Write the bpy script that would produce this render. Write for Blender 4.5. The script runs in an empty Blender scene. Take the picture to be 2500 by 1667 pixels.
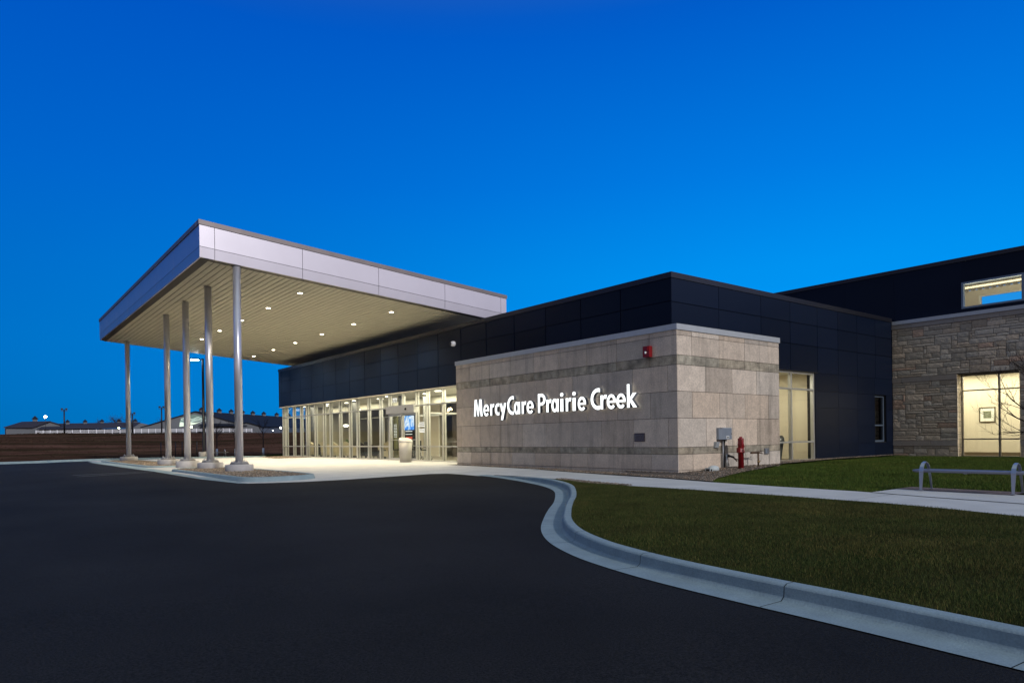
import bpy, bmesh, math, random
import numpy as np
from mathutils import Vector, Matrix, geometry
random.seed(7)
S = bpy.context.scene
COL = S.collection
PI = math.pi

# ------------------------------------------------------------------ camera
cam_d = bpy.data.cameras.new("camera")
cam = bpy.data.objects.new("camera", cam_d)
COL.objects.link(cam)
FPX, CY = 1682.45, 1073.72
yaw, pitch, roll = math.radians(51.96855), math.radians(-0.1306), math.radians(-0.79880)
F = Vector((math.cos(yaw)*math.cos(pitch), math.sin(yaw)*math.cos(pitch), math.sin(pitch)))
R0 = Vector((math.sin(yaw), -math.cos(yaw), 0)); U0 = R0.cross(F)
Rv = R0*math.cos(roll)+U0*math.sin(roll); Uv = -R0*math.sin(roll)+U0*math.cos(roll)
M = Matrix((Rv, Uv, -F)).transposed().to_4x4()
M.translation = Vector((0, 0, 1.03))
cam.matrix_world = M
cam_d.sensor_fit = 'HORIZONTAL'; cam_d.sensor_width = 36
cam_d.lens = 36*FPX/2500
cam_d.shift_y = (CY-833.5)/2500
cam_d.clip_start = 0.05; cam_d.clip_end = 4000
S.camera = cam

# ------------------------------------------------------------------ colour management, world, sun
S.view_settings.view_transform = 'Standard'
S.view_settings.look = 'None'
S.view_settings.gamma = 1
S.view_settings.exposure = 0
S.cycles.use_denoising = True
S.cycles.max_bounces = 7
S.cycles.diffuse_bounces = 4
S.cycles.transparent_max_bounces = 16
S.cycles.sample_clamp_indirect = 4
S.cycles.blur_glossy = 0.5

SUN_DIR = Vector((0.045, 1.0, -0.50)).normalized()     # travel direction of the low light from the south

W = bpy.data.worlds.new("World"); S.world = W; W.use_nodes = True
nt = W.node_tree; N = nt.nodes; L = nt.links
for n in list(N): N.remove(n)
def wn(t, **k):
    n = N.new(t)
    for a, b in k.items(): setattr(n, a, b)
    return n
def wmath(op, a, b=None, c=None, clamp=False):
    n = wn('ShaderNodeMath', operation=op, use_clamp=clamp)
    for i, v in enumerate((a, b, c)):
        if v is None: continue
        if isinstance(v, (int, float)): n.inputs[i].default_value = v
        else: L.new(v, n.inputs[i])
    return n.outputs[0]
def wramp(fac, stops):
    n = wn('ShaderNodeValToRGB'); n.color_ramp.interpolation = 'B_SPLINE' if False else 'EASE'
    e = n.color_ramp.elements
    e[0].position, e[0].color = stops[0][0], (*stops[0][1], 1)
    e[1].position, e[1].color = stops[-1][0], (*stops[-1][1], 1)
    for p_, c_ in stops[1:-1]:
        q = e.new(p_); q.color = (*c_, 1)
    n.color_ramp.interpolation = 'LINEAR'
    L.new(fac, n.inputs[0]); return n.outputs[0]
def wmix(f, a, b):
    n = wn('ShaderNodeMix', data_type='RGBA')
    if isinstance(f, float): n.inputs[0].default_value = f
    else: L.new(f, n.inputs[0])
    L.new(a, n.inputs[6]); L.new(b, n.inputs[7]); return n.outputs[2]
tc = wn('ShaderNodeTexCoord'); sx = wn('ShaderNodeSeparateXYZ'); L.new(tc.outputs['Generated'], sx.inputs[0])
X, Y, Z = sx.outputs
hl = wmath('SQRT', wmath('MAXIMUM', wmath('SUBTRACT', 1.0, wmath('MULTIPLY', Z, Z)), 1e-4))
el = wmath('MAXIMUM', Z, 0.0)
az = math.atan2(0.38, 0.92)          # brightest part of the visible sky (towards picture right)
dr = wmath('DIVIDE', wmath('ADD', wmath('MULTIPLY', X, math.cos(az)), wmath('MULTIPLY', Y, math.sin(az))), hl)
right = wmath('SMOOTHSTEP', dr, 0, 0) if False else wmath('POWER', wmath('MAXIMUM', wmath('MULTIPLY_ADD', dr, 0.5, 0.5), 0.0), 5.0)
CL = [(0.0, (.000, .120, .380)), (.06, (.000, .135, .470)), (.13, (.000, .140, .520)), (.32, (.000, .112, .560)), (.50, (.000, .085, .530)), (.62, (.03, .09, .34)), (.80, (.26, .34, .42)), (1.0, (.36, .44, .50))]
CR = [(0.0, (.000, .330, .880)), (.10, (.000, .325, .930)), (.22, (.000, .290, .880)), (.34, (.000, .200, .770)), (.52, (.000, .108, .590)), (.64, (.03, .10, .36)), (.80, (.26, .34, .42)), (1.0, (.36, .44, .50))]
vis = wmix(right, wramp(el, CL), wramp(el, CR))
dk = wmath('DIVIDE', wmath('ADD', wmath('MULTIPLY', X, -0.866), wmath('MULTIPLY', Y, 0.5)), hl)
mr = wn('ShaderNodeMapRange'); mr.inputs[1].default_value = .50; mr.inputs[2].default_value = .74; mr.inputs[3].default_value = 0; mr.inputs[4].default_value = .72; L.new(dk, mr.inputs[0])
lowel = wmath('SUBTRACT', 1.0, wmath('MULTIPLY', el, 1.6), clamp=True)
left_dark = wn('ShaderNodeRGB'); left_dark.outputs[0].default_value = (.0, .02, .09, 1)  # unseen sky left of view darkened so the fascia and cladding stay dark
vis = wmix(wmath('MULTIPLY', mr.outputs[0], lowel), vis, left_dark.outputs[0])
# warm glow added to the unseen sky behind the camera, brightens west-facing walls
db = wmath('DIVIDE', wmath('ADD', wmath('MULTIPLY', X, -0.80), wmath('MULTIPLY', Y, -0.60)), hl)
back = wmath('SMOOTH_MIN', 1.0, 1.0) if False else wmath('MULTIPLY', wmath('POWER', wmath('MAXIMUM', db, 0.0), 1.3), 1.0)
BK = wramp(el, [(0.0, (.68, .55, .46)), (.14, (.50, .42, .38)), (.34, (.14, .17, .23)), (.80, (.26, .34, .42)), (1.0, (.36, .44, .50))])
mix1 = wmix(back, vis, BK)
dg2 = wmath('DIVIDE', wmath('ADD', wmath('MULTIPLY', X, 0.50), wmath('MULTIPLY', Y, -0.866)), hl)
glow = wmath('POWER', wmath('MAXIMUM', dg2, 0.0), 7.0)  # pale lilac glow added to the unseen south-east sky, lights the canopy front
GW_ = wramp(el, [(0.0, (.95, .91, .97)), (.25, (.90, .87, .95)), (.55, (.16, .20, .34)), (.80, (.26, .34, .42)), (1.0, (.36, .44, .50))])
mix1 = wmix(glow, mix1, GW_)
sky = wn('ShaderNodeTexSky', sky_type='NISHITA'); sky.sun_disc = False
sky.sun_elevation = math.radians(1.0); sky.sun_rotation = math.radians(230)
sk = wmix(0.03, mix1, sky.outputs[0])
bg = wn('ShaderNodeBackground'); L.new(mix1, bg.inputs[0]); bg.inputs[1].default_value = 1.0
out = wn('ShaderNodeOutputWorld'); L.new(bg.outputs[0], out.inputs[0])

sd = bpy.data.lights.new("sun", 'SUN'); sd.energy = 1.7; sd.angle = math.radians(3.5); sd.color = (1.0, .96, .93)
so = bpy.data.objects.new("sun", sd); COL.objects.link(so)
so.rotation_euler = SUN_DIR.to_track_quat('-Z', 'Y').to_euler()

# ------------------------------------------------------------------ materials
MATS = {}
def mat(name, col, rough=.6, metal=0.0, var=0.0, vscale=4.0, bump=0.0, bscale=60.0, col2=None, spec=.5,
        tone=False, streak=0.0, emit=None, estr=0.0, stretch=None, fine=0.0, fscale=200.0, rvar=0.0):
    if name in MATS: return MATS[name]
    m = bpy.data.materials.new(name); m.use_nodes = True
    t = m.node_tree; n = t.nodes; l = t.links; b = n['Principled BSDF']
    b.inputs['Base Color'].default_value = (*col, 1); b.inputs['Roughness'].default_value = rough
    b.inputs['Metallic'].default_value = metal; b.inputs['Specular IOR Level'].default_value = spec
    cur = None
    def rgbmix(f, a, c, mode='MIX'):
        q = n.new('ShaderNodeMix'); q.data_type = 'RGBA'; q.blend_type = mode
        for i, v in ((0, f), (6, a), (7, c)):
            if isinstance(v, (int, float)): q.inputs[i].default_value = v
            elif isinstance(v, tuple): q.inputs[i].default_value = (*v[:3], 1)
            else: l.new(v, q.inputs[i])
        return q.outputs[2]
    geo = n.new('ShaderNodeNewGeometry')
    pos = geo.outputs['Position']
    if stretch:
        mp = n.new('ShaderNodeMapping'); mp.inputs['Scale'].default_value = stretch; l.new(pos, mp.inputs[0]); vpos = mp.outputs[0]
    else: vpos = pos
    def noise(sc, det=4, p=None, r=.55):
        q = n.new('ShaderNodeTexNoise'); q.inputs['Scale'].default_value = sc; q.inputs['Detail'].default_value = det
        q.inputs['Roughness'].default_value = r
        l.new(p if p else vpos, q.inputs['Vector']); return q.outputs['Fac']
    def remap(f, a, b_, c, d):
        q = n.new('ShaderNodeMapRange'); q.inputs[1].default_value = a; q.inputs[2].default_value = b_
        q.inputs[3].default_value = c; q.inputs[4].default_value = d; l.new(f, q.inputs[0]); return q.outputs[0]
    cur = tuple(col)
    if col2:
        cur = rgbmix(remap(noise(vscale), .35, .65, 0, 1), cur, tuple(col2))
    if var:
        v = remap(noise(vscale*1.7, 6), .25, .75, 1-var, 1+var)
        q = n.new('ShaderNodeVectorMath'); q.operation = 'SCALE'
        if isinstance(cur, tuple): q.inputs[0].default_value = cur[:3]
        else: l.new(cur, q.inputs[0])
        l.new(v, q.inputs['Scale']); cur = q.outputs[0]
    if fine:
        v = remap(noise(fscale, 2, pos), .3, .7, 1-fine, 1+fine)
        q = n.new('ShaderNodeVectorMath'); q.operation = 'SCALE'
        if isinstance(cur, tuple): q.inputs[0].default_value = cur[:3]
        else: l.new(cur, q.inputs[0])
        l.new(v, q.inputs['Scale']); cur = q.outputs[0]
    if streak:
        mp = n.new('ShaderNodeMapping'); mp.inputs['Scale'].default_value = (2.6, 2.6, .22); l.new(pos, mp.inputs[0])
        v = remap(noise(1.3, 5, mp.outputs[0], .7), .52, .72, 1.0, 1-streak)
        q = n.new('ShaderNodeVectorMath'); q.operation = 'SCALE'
        if isinstance(cur, tuple): q.inputs[0].default_value = cur[:3]
        else: l.new(cur, q.inputs[0])
        l.new(v, q.inputs['Scale']); cur = q.outputs[0]
    if tone:
        at = n.new('ShaderNodeAttribute'); at.attribute_name = 'tone'
        q = n.new('ShaderNodeVectorMath'); q.operation = 'MULTIPLY'
        if isinstance(cur, tuple): q.inputs[0].default_value = cur[:3]
        else: l.new(cur, q.inputs[0])
        l.new(at.outputs['Vector'], q.inputs[1]); cur = q.outputs[0]
    if not isinstance(cur, tuple): l.new(cur, b.inputs['Base Color'])
    if rvar:
        l.new(remap(noise(vscale*.8, 4), .3, .7, rough-rvar, rough+rvar), b.inputs['Roughness'])
    if bump:
        q = n.new('ShaderNodeBump'); q.inputs['Strength'].default_value = min(1.0, bump); q.inputs['Distance'].default_value = .02*max(1, bump)
        l.new(noise(bscale, 6, pos, .65), q.inputs['Height']); l.new(q.outputs[0], b.inputs['Normal'])
    if emit:
        b.inputs['Emission Color'].default_value = (*emit, 1); b.inputs['Emission Strength'].default_value = estr
    MATS[name] = m; return m

def emis(name, col, st):
    if name in MATS: return MATS[name]
    m = bpy.data.materials.new(name); m.use_nodes = True
    n = m.node_tree.nodes; l = m.node_tree.links; n.remove(n['Principled BSDF'])
    e = n.new('ShaderNodeEmission'); e.inputs[0].default_value = (*col, 1); e.inputs[1].default_value = st
    l.new(e.outputs[0], n['Material Output'].inputs[0]); MATS[name] = m; return m

def glass(name, tint=(.9, .93, .9), refl=.8, ior=1.45):
    if name in MATS: return MATS[name]
    m = bpy.data.materials.new(name); m.use_nodes = True
    n = m.node_tree.nodes; l = m.node_tree.links; n.remove(n['Principled BSDF'])
    tr = n.new('ShaderNodeBsdfTransparent'); tr.inputs[0].default_value = (*tint, 1)
    gl = n.new('ShaderNodeBsdfGlossy'); gl.inputs['Roughness'].default_value = .015; gl.inputs[0].default_value = (refl,)*3+(1,)
    g = n.new('ShaderNodeNewGeometry'); dt = n.new('ShaderNodeVectorMath'); dt.operation = 'DOT_PRODUCT'; l.new(g.outputs['Normal'], dt.inputs[0]); l.new(g.outputs['Incoming'], dt.inputs[1])
    ab = n.new('ShaderNodeMath'); ab.operation = 'ABSOLUTE'; l.new(dt.outputs['Value'], ab.inputs[0])
    om = n.new('ShaderNodeMath'); om.operation = 'SUBTRACT'; om.inputs[0].default_value = 1; l.new(ab.outputs[0], om.inputs[1])
    pw = n.new('ShaderNodeMath'); pw.operation = 'POWER'; pw.inputs[1].default_value = 5; l.new(om.outputs[0], pw.inputs[0])
    fr = n.new('ShaderNodeMath'); fr.operation = 'MULTIPLY_ADD'; fr.inputs[1].default_value = .93; fr.inputs[2].default_value = .07; l.new(pw.outputs[0], fr.inputs[0])
    mx = n.new('ShaderNodeMixShader'); l.new(fr.outputs[0], mx.inputs[0]); l.new(tr.outputs[0], mx.inputs[1]); l.new(gl.outputs[0], mx.inputs[2])
    l.new(mx.outputs[0], n['Material Output'].inputs[0]); MATS[name] = m; return m

ALU = mat('anodised_aluminium', (.56, .56, .54), .38, .6, var=.05)
FASCIA = mat('silver_composite_panel', (.64, .61, .67), .36, .80, var=.04, vscale=.6)
CAPM = mat('bronze_grey_cap', (.24, .21, .21), .45, .5, var=.1, vscale=1)
SOFFIT = mat('tan_soffit_plank', (.62, .57, .44), .6, .05, var=.06, vscale=1.5)
GROOVE = mat('groove_black', (.001, .001, .0015), .9, spec=.05)
NAVY = mat('dark_navy_panel', (.0045, .0095, .025), .42, .0, spec=.13, tone=True)
NAVYCAP = mat('dark_cap_metal', (.020, .021, .030), .35, .3, var=.1)
STONE = mat('limestone_panel', (.57, .485, .40), .75, var=.14, vscale=2.2, bump=.3, bscale=70, tone=True, streak=.34, fine=.16, fscale=28)
BAND = mat('rough_limestone_band', (.37, .325, .25), .85, var=.55, vscale=2.5, bump=1.0, bscale=22, tone=True, streak=.35, fine=.15, fscale=30)
MORTAR = mat('mortar_joint', (.035, .03, .028), .9)
COPING = mat('pale_metal_coping', (.50, .53, .56), .5, .3, var=.06)
ASHLAR = mat('split_face_ashlar', (.56, .475, .37), .9, var=.2, vscale=6, bump=.8, bscale=22, tone=True, fine=.15, fscale=35)
ASHLAR_S = mat('smooth_ashlar_band', (.36, .315, .275), .8, var=.1, vscale=4, bump=.2, tone=True)
CONC = mat('pale_concrete', (.52, .52, .51), .8, var=.10, vscale=.8, bump=.15, bscale=120, fine=.08, fscale=90, streak=0)
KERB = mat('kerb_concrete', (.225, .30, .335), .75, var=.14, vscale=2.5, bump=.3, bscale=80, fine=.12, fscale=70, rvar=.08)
PIER = mat('pier_concrete', (.42, .41, .42), .8, var=.12, vscale=3, bump=.25, bscale=40, fine=.06)
STEEL = mat('brushed_grey_column', (.62, .62, .68), .30, .60, var=.04, vscale=2)
PLATE = mat('galvanised_plate', (.30, .31, .33), .5, .6, var=.15)
BLACK = mat('black_painted_steel', (.012, .012, .015), .45, .3)
DARK = mat('dark_void', (.006, .006, .008), .9)
ROOFM = mat('roof_membrane', (.12, .12, .13), .9, var=.1)
CREAM = mat('cream_plaster', (.68, .61, .47), .85, var=.04, vscale=1)
OLIVE = mat('olive_beige_plaster', (.38, .355, .275), .85, var=.12, vscale=.5)
WHITEP = mat('white_plaster', (.80, .79, .70), .8, var=.03)
CEIL = mat('ceiling_tile', (.62, .60, .52), .85, var=.04)
FLOORM = mat('lobby_floor', (.22, .20, .16), .35, var=.2, vscale=1.2)
GLASS = glass('clear_glazing')
GLASSD = glass('dark_glazing', (.25, .27, .27))
LAMPW = emis('warm_downlight', (1.0, .90, .68), 26)
PANEL = emis('ceiling_light_panel', (1.0, .93, .72), 4)
LETTER = emis('white_sign_face', (.95, 1.0, 1.0), 1.8)
LETSIDE = mat('letter_return', (.20, .21, .23), .45, .4)
RED = mat('red_enamel', (.24, .007, .012), .35, var=.08, vscale=6)

# ------------------------------------------------------------------ mesh builder
class MB:
    def __init__(s): s.v = []; s.f = []; s.m = []; s.t = []; s.mats = []; s.smooth = []; s.cur = 0; s.tone = (1, 1, 1)
    def use(s, m):
        if m not in s.mats: s.mats.append(m)
        s.cur = s.mats.index(m); return s
    def face(s, idx, sm=False): s.f.append(tuple(idx)); s.m.append(s.cur); s.t.append(s.tone); s.smooth.append(sm)
    def quad(s, *pts, sm=False):
        b = len(s.v); s.v += [tuple(p) for p in pts]; s.face(range(b, b+len(pts)), sm)
    def box(s, x0, y0, z0, x1, y1, z1):
        if x0 > x1: x0, x1 = x1, x0
        if y0 > y1: y0, y1 = y1, y0
        if z0 > z1: z0, z1 = z1, z0
        b = len(s.v)
        s.v += [(x0,y0,z0),(x1,y0,z0),(x1,y1,z0),(x0,y1,z0),(x0,y0,z1),(x1,y0,z1),(x1,y1,z1),(x0,y1,z1)]
        for q in ((0,3,2,1),(4,5,6,7),(0,1,5,4),(1,2,6,5),(2,3,7,6),(3,0,4,7)): s.face([b+i for i in q])
        return s
    def hexa(s, P):   # 8 points bottom ring then top ring
        b = len(s.v); s.v += [tuple(p) for p in P]
        for q in ((0,3,2,1),(4,5,6,7),(0,1,5,4),(1,2,6,5),(2,3,7,6),(3,0,4,7)): s.face([b+i for i in q])
        return s
    def prism(s, poly, z0, z1):
        n = len(poly); b = len(s.v)
        s.v += [(x, y, z0) for x, y in poly] + [(x, y, z1) for x, y in poly]
        s.face(list(range(b+n-1, b-1, -1))); s.face(list(range(b+n, b+2*n)))
        for i in range(n):
            j = (i+1) % n; s.face([b+i, b+j, b+n+j, b+n+i])
        return s
    def extr(s, pts, d):  # closed 3-D polygon swept by vector d
        n = len(pts); b = len(s.v); d = Vector(d)
        s.v += [tuple(p) for p in pts] + [tuple(Vector(p)+d) for p in pts]
        s.face(list(range(b+n-1, b-1, -1))); s.face(list(range(b+n, b+2*n)))
        for i in range(n):
            j = (i+1) % n; s.face([b+i, b+j, b+n+j, b+n+i])
        return s
    def tube(s, pts, r, n=12, caps=True, sm=True):
        pts = [Vector(p) for p in pts]; rr = r if isinstance(r, (list, tuple)) else [r]*len(pts)
        rings = []; up = None
        for i, p in enumerate(pts):
            d = (pts[min(i+1, len(pts)-1)]-pts[max(i-1, 0)]).normalized()
            if up is None:
                up = Vector((0, 0, 1)) if abs(d.z) < .9 else Vector((1, 0, 0))
            a = (up - d*up.dot(d))
            a = a.normalized() if a.length > 1e-5 else d.orthogonal().normalized()
            up = a; c = d.cross(a)
            b = len(s.v); rings.append(b)
            for k in range(n):
                t = 2*PI*k/n; q = p+(a*math.cos(t)+c*math.sin(t))*rr[i]; s.v.append(tuple(q))
        for i in range(len(pts)-1):
            for k in range(n):
                j = (k+1) % n; s.face([rings[i]+k, rings[i]+j, rings[i+1]+j, rings[i+1]+k], sm)
        if caps:
            s.face([rings[0]+k for k in range(n-1, -1, -1)]); s.face([rings[-1]+k for k in range(n)])
        return s
    def lathe(s, prof, c=(0, 0, 0), n=24, sm=True, sx=1.0, sy=1.0):
        rings = []
        for r, z in prof:
            b = len(s.v); rings.append(b)
            for k in range(n):
                t = 2*PI*k/n; s.v.append((c[0]+r*sx*math.cos(t), c[1]+r*sy*math.sin(t), c[2]+z))
        for i in range(len(prof)-1):
            for k in range(n):
                j = (k+1) % n; s.face([rings[i]+k, rings[i]+j, rings[i+1]+j, rings[i+1]+k], sm)
        s.face([rings[0]+k for k in range(n-1, -1, -1)]); s.face([rings[-1]+k for k in range(n)])
        return s
    def ball(s, c, r, n=12, m=8, sz=1.0):
        prof = [(max(r*math.sin(PI*i/m), 1e-4), -r*sz*math.cos(PI*i/m)) for i in range(m+1)]
        return s.lathe(prof, c, n)
    def build(s, name, m=None, parent=None, loc=(0, 0, 0)):
        if m is not None and not s.mats: s.mats = [m]
        me = bpy.data.meshes.new(name); me.from_pydata(s.v, [], s.f)
        for q in s.mats: me.materials.append(q)
        me.polygons.foreach_set('material_index', s.m); me.polygons.foreach_set('use_smooth', s.smooth)
        if any(t != (1, 1, 1) for t in s.t) or any(x.name in ('dark_navy_panel', 'limestone_panel', 'rough_limestone_band', 'split_face_ashlar', 'smooth_ashlar_band') for x in s.mats):
            a = me.attributes.new('tone', 'FLOAT_VECTOR', 'FACE')
            a.data.foreach_set('vector', np.array(s.t, dtype=np.float32).ravel())
        me.update()
        o = bpy.data.objects.new(name, me); COL.objects.link(o); o.location = loc
        if parent: o.parent = parent; o.matrix_parent_inverse = parent.matrix_world.inverted() if False else Matrix.Translation(-Vector(parent_loc(parent)))
        return o
def parent_loc(p):
    v = Vector((0, 0, 0))
    while p is not None:
        v += p.location if p.parent is None else (p.matrix_parent_inverse.translation + p.location); p = p.parent
    return v
def thing(name, label, cat, loc=(0, 0, 0), group=None):
    o = bpy.data.objects.new(name, None); COL.objects.link(o); o.location = loc; o.empty_display_size = .2
    return tag(o, label, cat, group)
def tag(o, label, cat, group=None, kind=None):
    if label: o['label'] = label
    if cat: o['category'] = cat
    if group: o['group'] = group
    if kind: o['kind'] = kind
    return o
def struct(o, label=None): o['kind'] = 'structure'; return o
def attach_light(l, parent, loc):
    o = bpy.data.objects.new('light', l); COL.objects.link(o); o.parent = parent
    o.matrix_parent_inverse = Matrix.Translation(-parent_loc(parent)); o.location = loc; return o
def area_light(parent, loc, sx, sy, power, col=(1, .9, .68), d='-Z'):
    l = bpy.data.lights.new('lamp', 'AREA'); l.shape = 'RECTANGLE'; l.size = sx; l.size_y = sy; l.energy = power; l.color = col
    return attach_light(l, parent, loc)

# ------------------------------------------------------------------ terrain helpers
def zr(y): return -0.2132+0.0088*min(y, 24.2)
def sstep(a, b, x):
    t = max(0.0, min(1.0, (x-a)/(b-a))); return t*t*(3-2*t)
def zslab(x, y):
    t = max(0.0, min(1.0, (x-6)/(9.85)))*max(sstep(17.7, 22.5, y), sstep(12.2, 13.6, x)); return (zr(y)+.006)*(1-t)+.07*t
def zpave(x, y):
    w = sstep(12.5, 18, y); return 0.0*(1-w)+zslab(x, y)*w
def sheet(name, poly, zf, m, step=1.0, parent=None, holes=()):
    pts = []; edges = []
    def ring(pl):
        s0 = len(pts)
        for i in range(len(pl)):
            a = Vector(pl[i]); b = Vector(pl[(i+1) % len(pl)]); n = max(1, int((b-a).length/step))
            for k in range(n): pts.append(a.lerp(b, k/n))
        for i in range(s0, len(pts)): edges.append((i, i+1 if i+1 < len(pts) else s0))
    ring(poly)
    xs = [p[0] for p in poly]; ys = [p[1] for p in poly]
    def inside(x, y):
        c = False; j = len(poly)-1
        for i in range(len(poly)):
            xi, yi = poly[i]; xj, yj = poly[j]
            if (yi > y) != (yj > y) and x < (xj-xi)*(y-yi)/(yj-yi)+xi: c = not c
            j = i
        return c
    x = min(xs)+step*.5
    while x < max(xs):
        y = min(ys)+step*.5
        while y < max(ys):
            if inside(x, y): pts.append(Vector((x, y)))
            y += step
        x += step
    v, e, f, *_ = geometry.delaunay_2d_cdt(pts, edges, [], 1, 1e-4)
    mb = MB(); mb.use(m); mb.v = [(p[0], p[1], zf(p[0], p[1])) for p in v]
    for q in f: mb.face(q, True)
    o = mb.build(name, None, parent)
    # faces up
    me = o.data
    if me.polygons and me.polygons[0].normal.z < 0: me.flip_normals()
    return o
def offset_poly(line, d):
    """open polyline moved sideways to the right of travel by d"""
    out_ = []
    for i, p in enumerate(line):
        a = Vector(line[max(i-1, 0)]); b = Vector(line[min(i+1, len(line)-1)]); t = (b-a).normalized()
        out_.append((p[0]+t.y*d, p[1]-t.x*d))
    return out_
def catmull(P, n=8):
    out_ = []
    for i in range(len(P)-1):
        p0 = Vector(P[max(i-1, 0)]); p1 = Vector(P[i]); p2 = Vector(P[i+1]); p3 = Vector(P[min(i+2, len(P)-1)])
        for k in range(n):
            t = k/n
            q = .5*((2*p1)+(p2-p0)*t+(2*p0-5*p1+4*p2-p3)*t*t+(3*p1-p0-3*p2+p3)*t**3); out_.append(tuple(q))
    out_.append(tuple(P[-1])); return out_

# ------------------------------------------------------------------ ground
def asphalt_mat():
    m = mat('asphalt', (.0125, .012, .0125), .85, var=.5, vscale=.22, bump=.6, bscale=110, fine=.7, fscale=70, spec=.15, col2=(.0155, .0155, .0165))
    return m
ASP = asphalt_mat()
FIELD = mat('dry_field', (.120, .058, .042), .95, var=.55, vscale=.045, col2=(.028, .022, .011), stretch=(.35, 1.3, 1), spec=0.0, fine=.35, fscale=.4)
TURF = mat('turf_soil', (.020, .030, .010), 1.0, spec=0.0, var=.35, vscale=1.2, col2=(.034, .034, .014), bump=.6, bscale=60, fine=.4, fscale=60)

def zfield(x, y):
    D = math.hypot(x, y)
    if y < 44: return -.45
    if D < 52: return -.45+sstep(44, 48, y)*.44
    b = -.01+max(0, D-56)*5.05/254 if D < 310 else 5.04
    b += (.25*math.sin(x*.05+y*.021)+.16*math.sin(x*.13-y*.05+1))*min(1, (D-52)/60) if D < 320 else .1*math.sin(x*.09)
    return b
def ground_mesh():
    mb = MB(); mb.use(FIELD)
    xs = [-900, -400, -200, -120, -80]+[i*6 for i in range(-10, 40)]+[260, 330, 500, 900, 1600]
    ys = [-200, -60, 0, 20, 40, 43.9, 45, 46, 47, 48, 49, 50, 52, 54, 57, 60, 65, 70, 76, 84, 92, 100, 110, 120, 135, 150, 165, 180, 200, 220, 240, 260, 280, 300, 310, 330, 400, 600, 1000, 1800]
    ids = {}
    for i, x in enumerate(xs):
        for j, y in enumerate(ys): ids[i, j] = len(mb.v); mb.v.append((x, y, zfield(x, y)))
    for i in range(len(xs)-1):
        for j in range(len(ys)-1): mb.face([ids[i, j], ids[i+1, j], ids[i+1, j+1], ids[i, j+1]], True)
    return mb.build('field')
struct(ground_mesh())
def field_tufts():
    m = mat('dry_tuft', (.075, .045, .030), .95, spec=0, tone=True); mb = MB(); mb.use(m); R_ = random.Random(5)
    for i in range(9000):
        D = 57+255*R_.random()**1.3; a = math.radians(R_.uniform(60, 90)); x, y = D*math.cos(a), D*math.sin(a); z = zfield(x, y)-.05
        h = R_.uniform(.04, .13)*(.6+D/320); w = h*R_.uniform(1.2, 3.5); t = R_.uniform(0, PI); c, s_ = math.cos(t)*w, math.sin(t)*w
        g = R_.choice([.45, .6, .8, 1.0]); mb.tone = (g, g*R_.uniform(.8, 1.15), g)
        mb.quad((x-c, y-s_, z), (x+c, y+s_, z), (x+R_.uniform(-.1, .1), y, z+h))
    o = mb.build('field_grass'); o['label'] = 'rough dry grass tufts over the dark field'; o['category'] = 'grass'; o['kind'] = 'stuff'
field_tufts()

# kerb centre line (bottom of the kerb face), walked away from the camera
INNER = [(3.2, -12), (4.0, -4), (4.38, 0), (4.50, 1.2), (4.59, 2.2), (4.64, 3.0), (4.72, 3.8), (4.86, 4.5), (5.05, 5.1), (5.42, 5.85),
         (6.0, 6.65), (6.84, 7.56), (7.63, 8.36), (8.36, 9.07), (9.19, 9.96), (9.98, 10.89), (10.55, 11.78), (11.04, 12.84), (11.55, 14.3), (11.95, 15.8), (12.1, 16.9)]
KL = catmull(INNER, 6)
def hk(y): return .12*(1-sstep(12.6, 16.6, y))
def kerb():
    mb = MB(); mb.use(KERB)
    gw, fw, tw = .27, .030, .135
    lines = [offset_poly(KL, -gw), offset_poly(KL, -.02), offset_poly(KL, .012), offset_poly(KL, fw-.012), offset_poly(KL, fw+.02), offset_poly(KL, tw), offset_poly(KL, tw+.01)]
    hs = [lambda y: .008, lambda y: .001 if False else .012-.0, lambda y: .03*hk(y)/.12+.010, lambda y: hk(y)-.018*hk(y)/.12+.010, lambda y: hk(y)+.010, lambda y: hk(y)+.012, lambda y: -.25]
    ids = []
    for ln, h in zip(lines, hs):
        r = []
        for (x, y), c in zip(ln, KL): r.append(len(mb.v)); mb.v.append((x, y, zr(c[1])+h(c[1])))
        ids.append(r)
    for a in range(len(ids)-1):
        for i in range(len(KL)-1): mb.face([ids[a][i], ids[a+1][i], ids[a+1][i+1], ids[a][i+1]], a in (1, 3))
    o = mb.build('kerb')
    o.data.flip_normals()
    struct(o)
    # control joints: thin dark grooves sitting 2 mm proud
    jb = MB(); jb.use(GROOVE)
    acc = 0; last = KL[0]; nxt = 1.0
    for i in range(1, len(KL)-6):
        p = KL[i]; acc += (Vector(p)-Vector(KL[i-1])).length
        if acc > nxt:
            nxt += 1.53
            t = (Vector(KL[i+1])-Vector(KL[i-1])).normalized(); w = t*.003
            prev = None
            for ln, h in list(zip(lines, hs))[:6]:
                c = Vector((ln[i][0], ln[i][1], zr(p[1])+h(p[1])+.002))
                a, b = c-Vector((w.x, w.y, 0)), c+Vector((w.x, w.y, 0))
                if prev:
                    jb.quad(prev[0], prev[1], b, a)
                prev = (a, b)
    g = jb.build('kerb_joints'); struct(g)
kerb()

road = sheet('road', [(-90, -40), (15.5, -40), (15.5, 44), (14, 45.5), (7, 49.2), (3.4, 48.0), (1.2, 46.6), (-90, 38)], lambda x, y: zr(y), ASP, 2.0)
struct(road)

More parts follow.
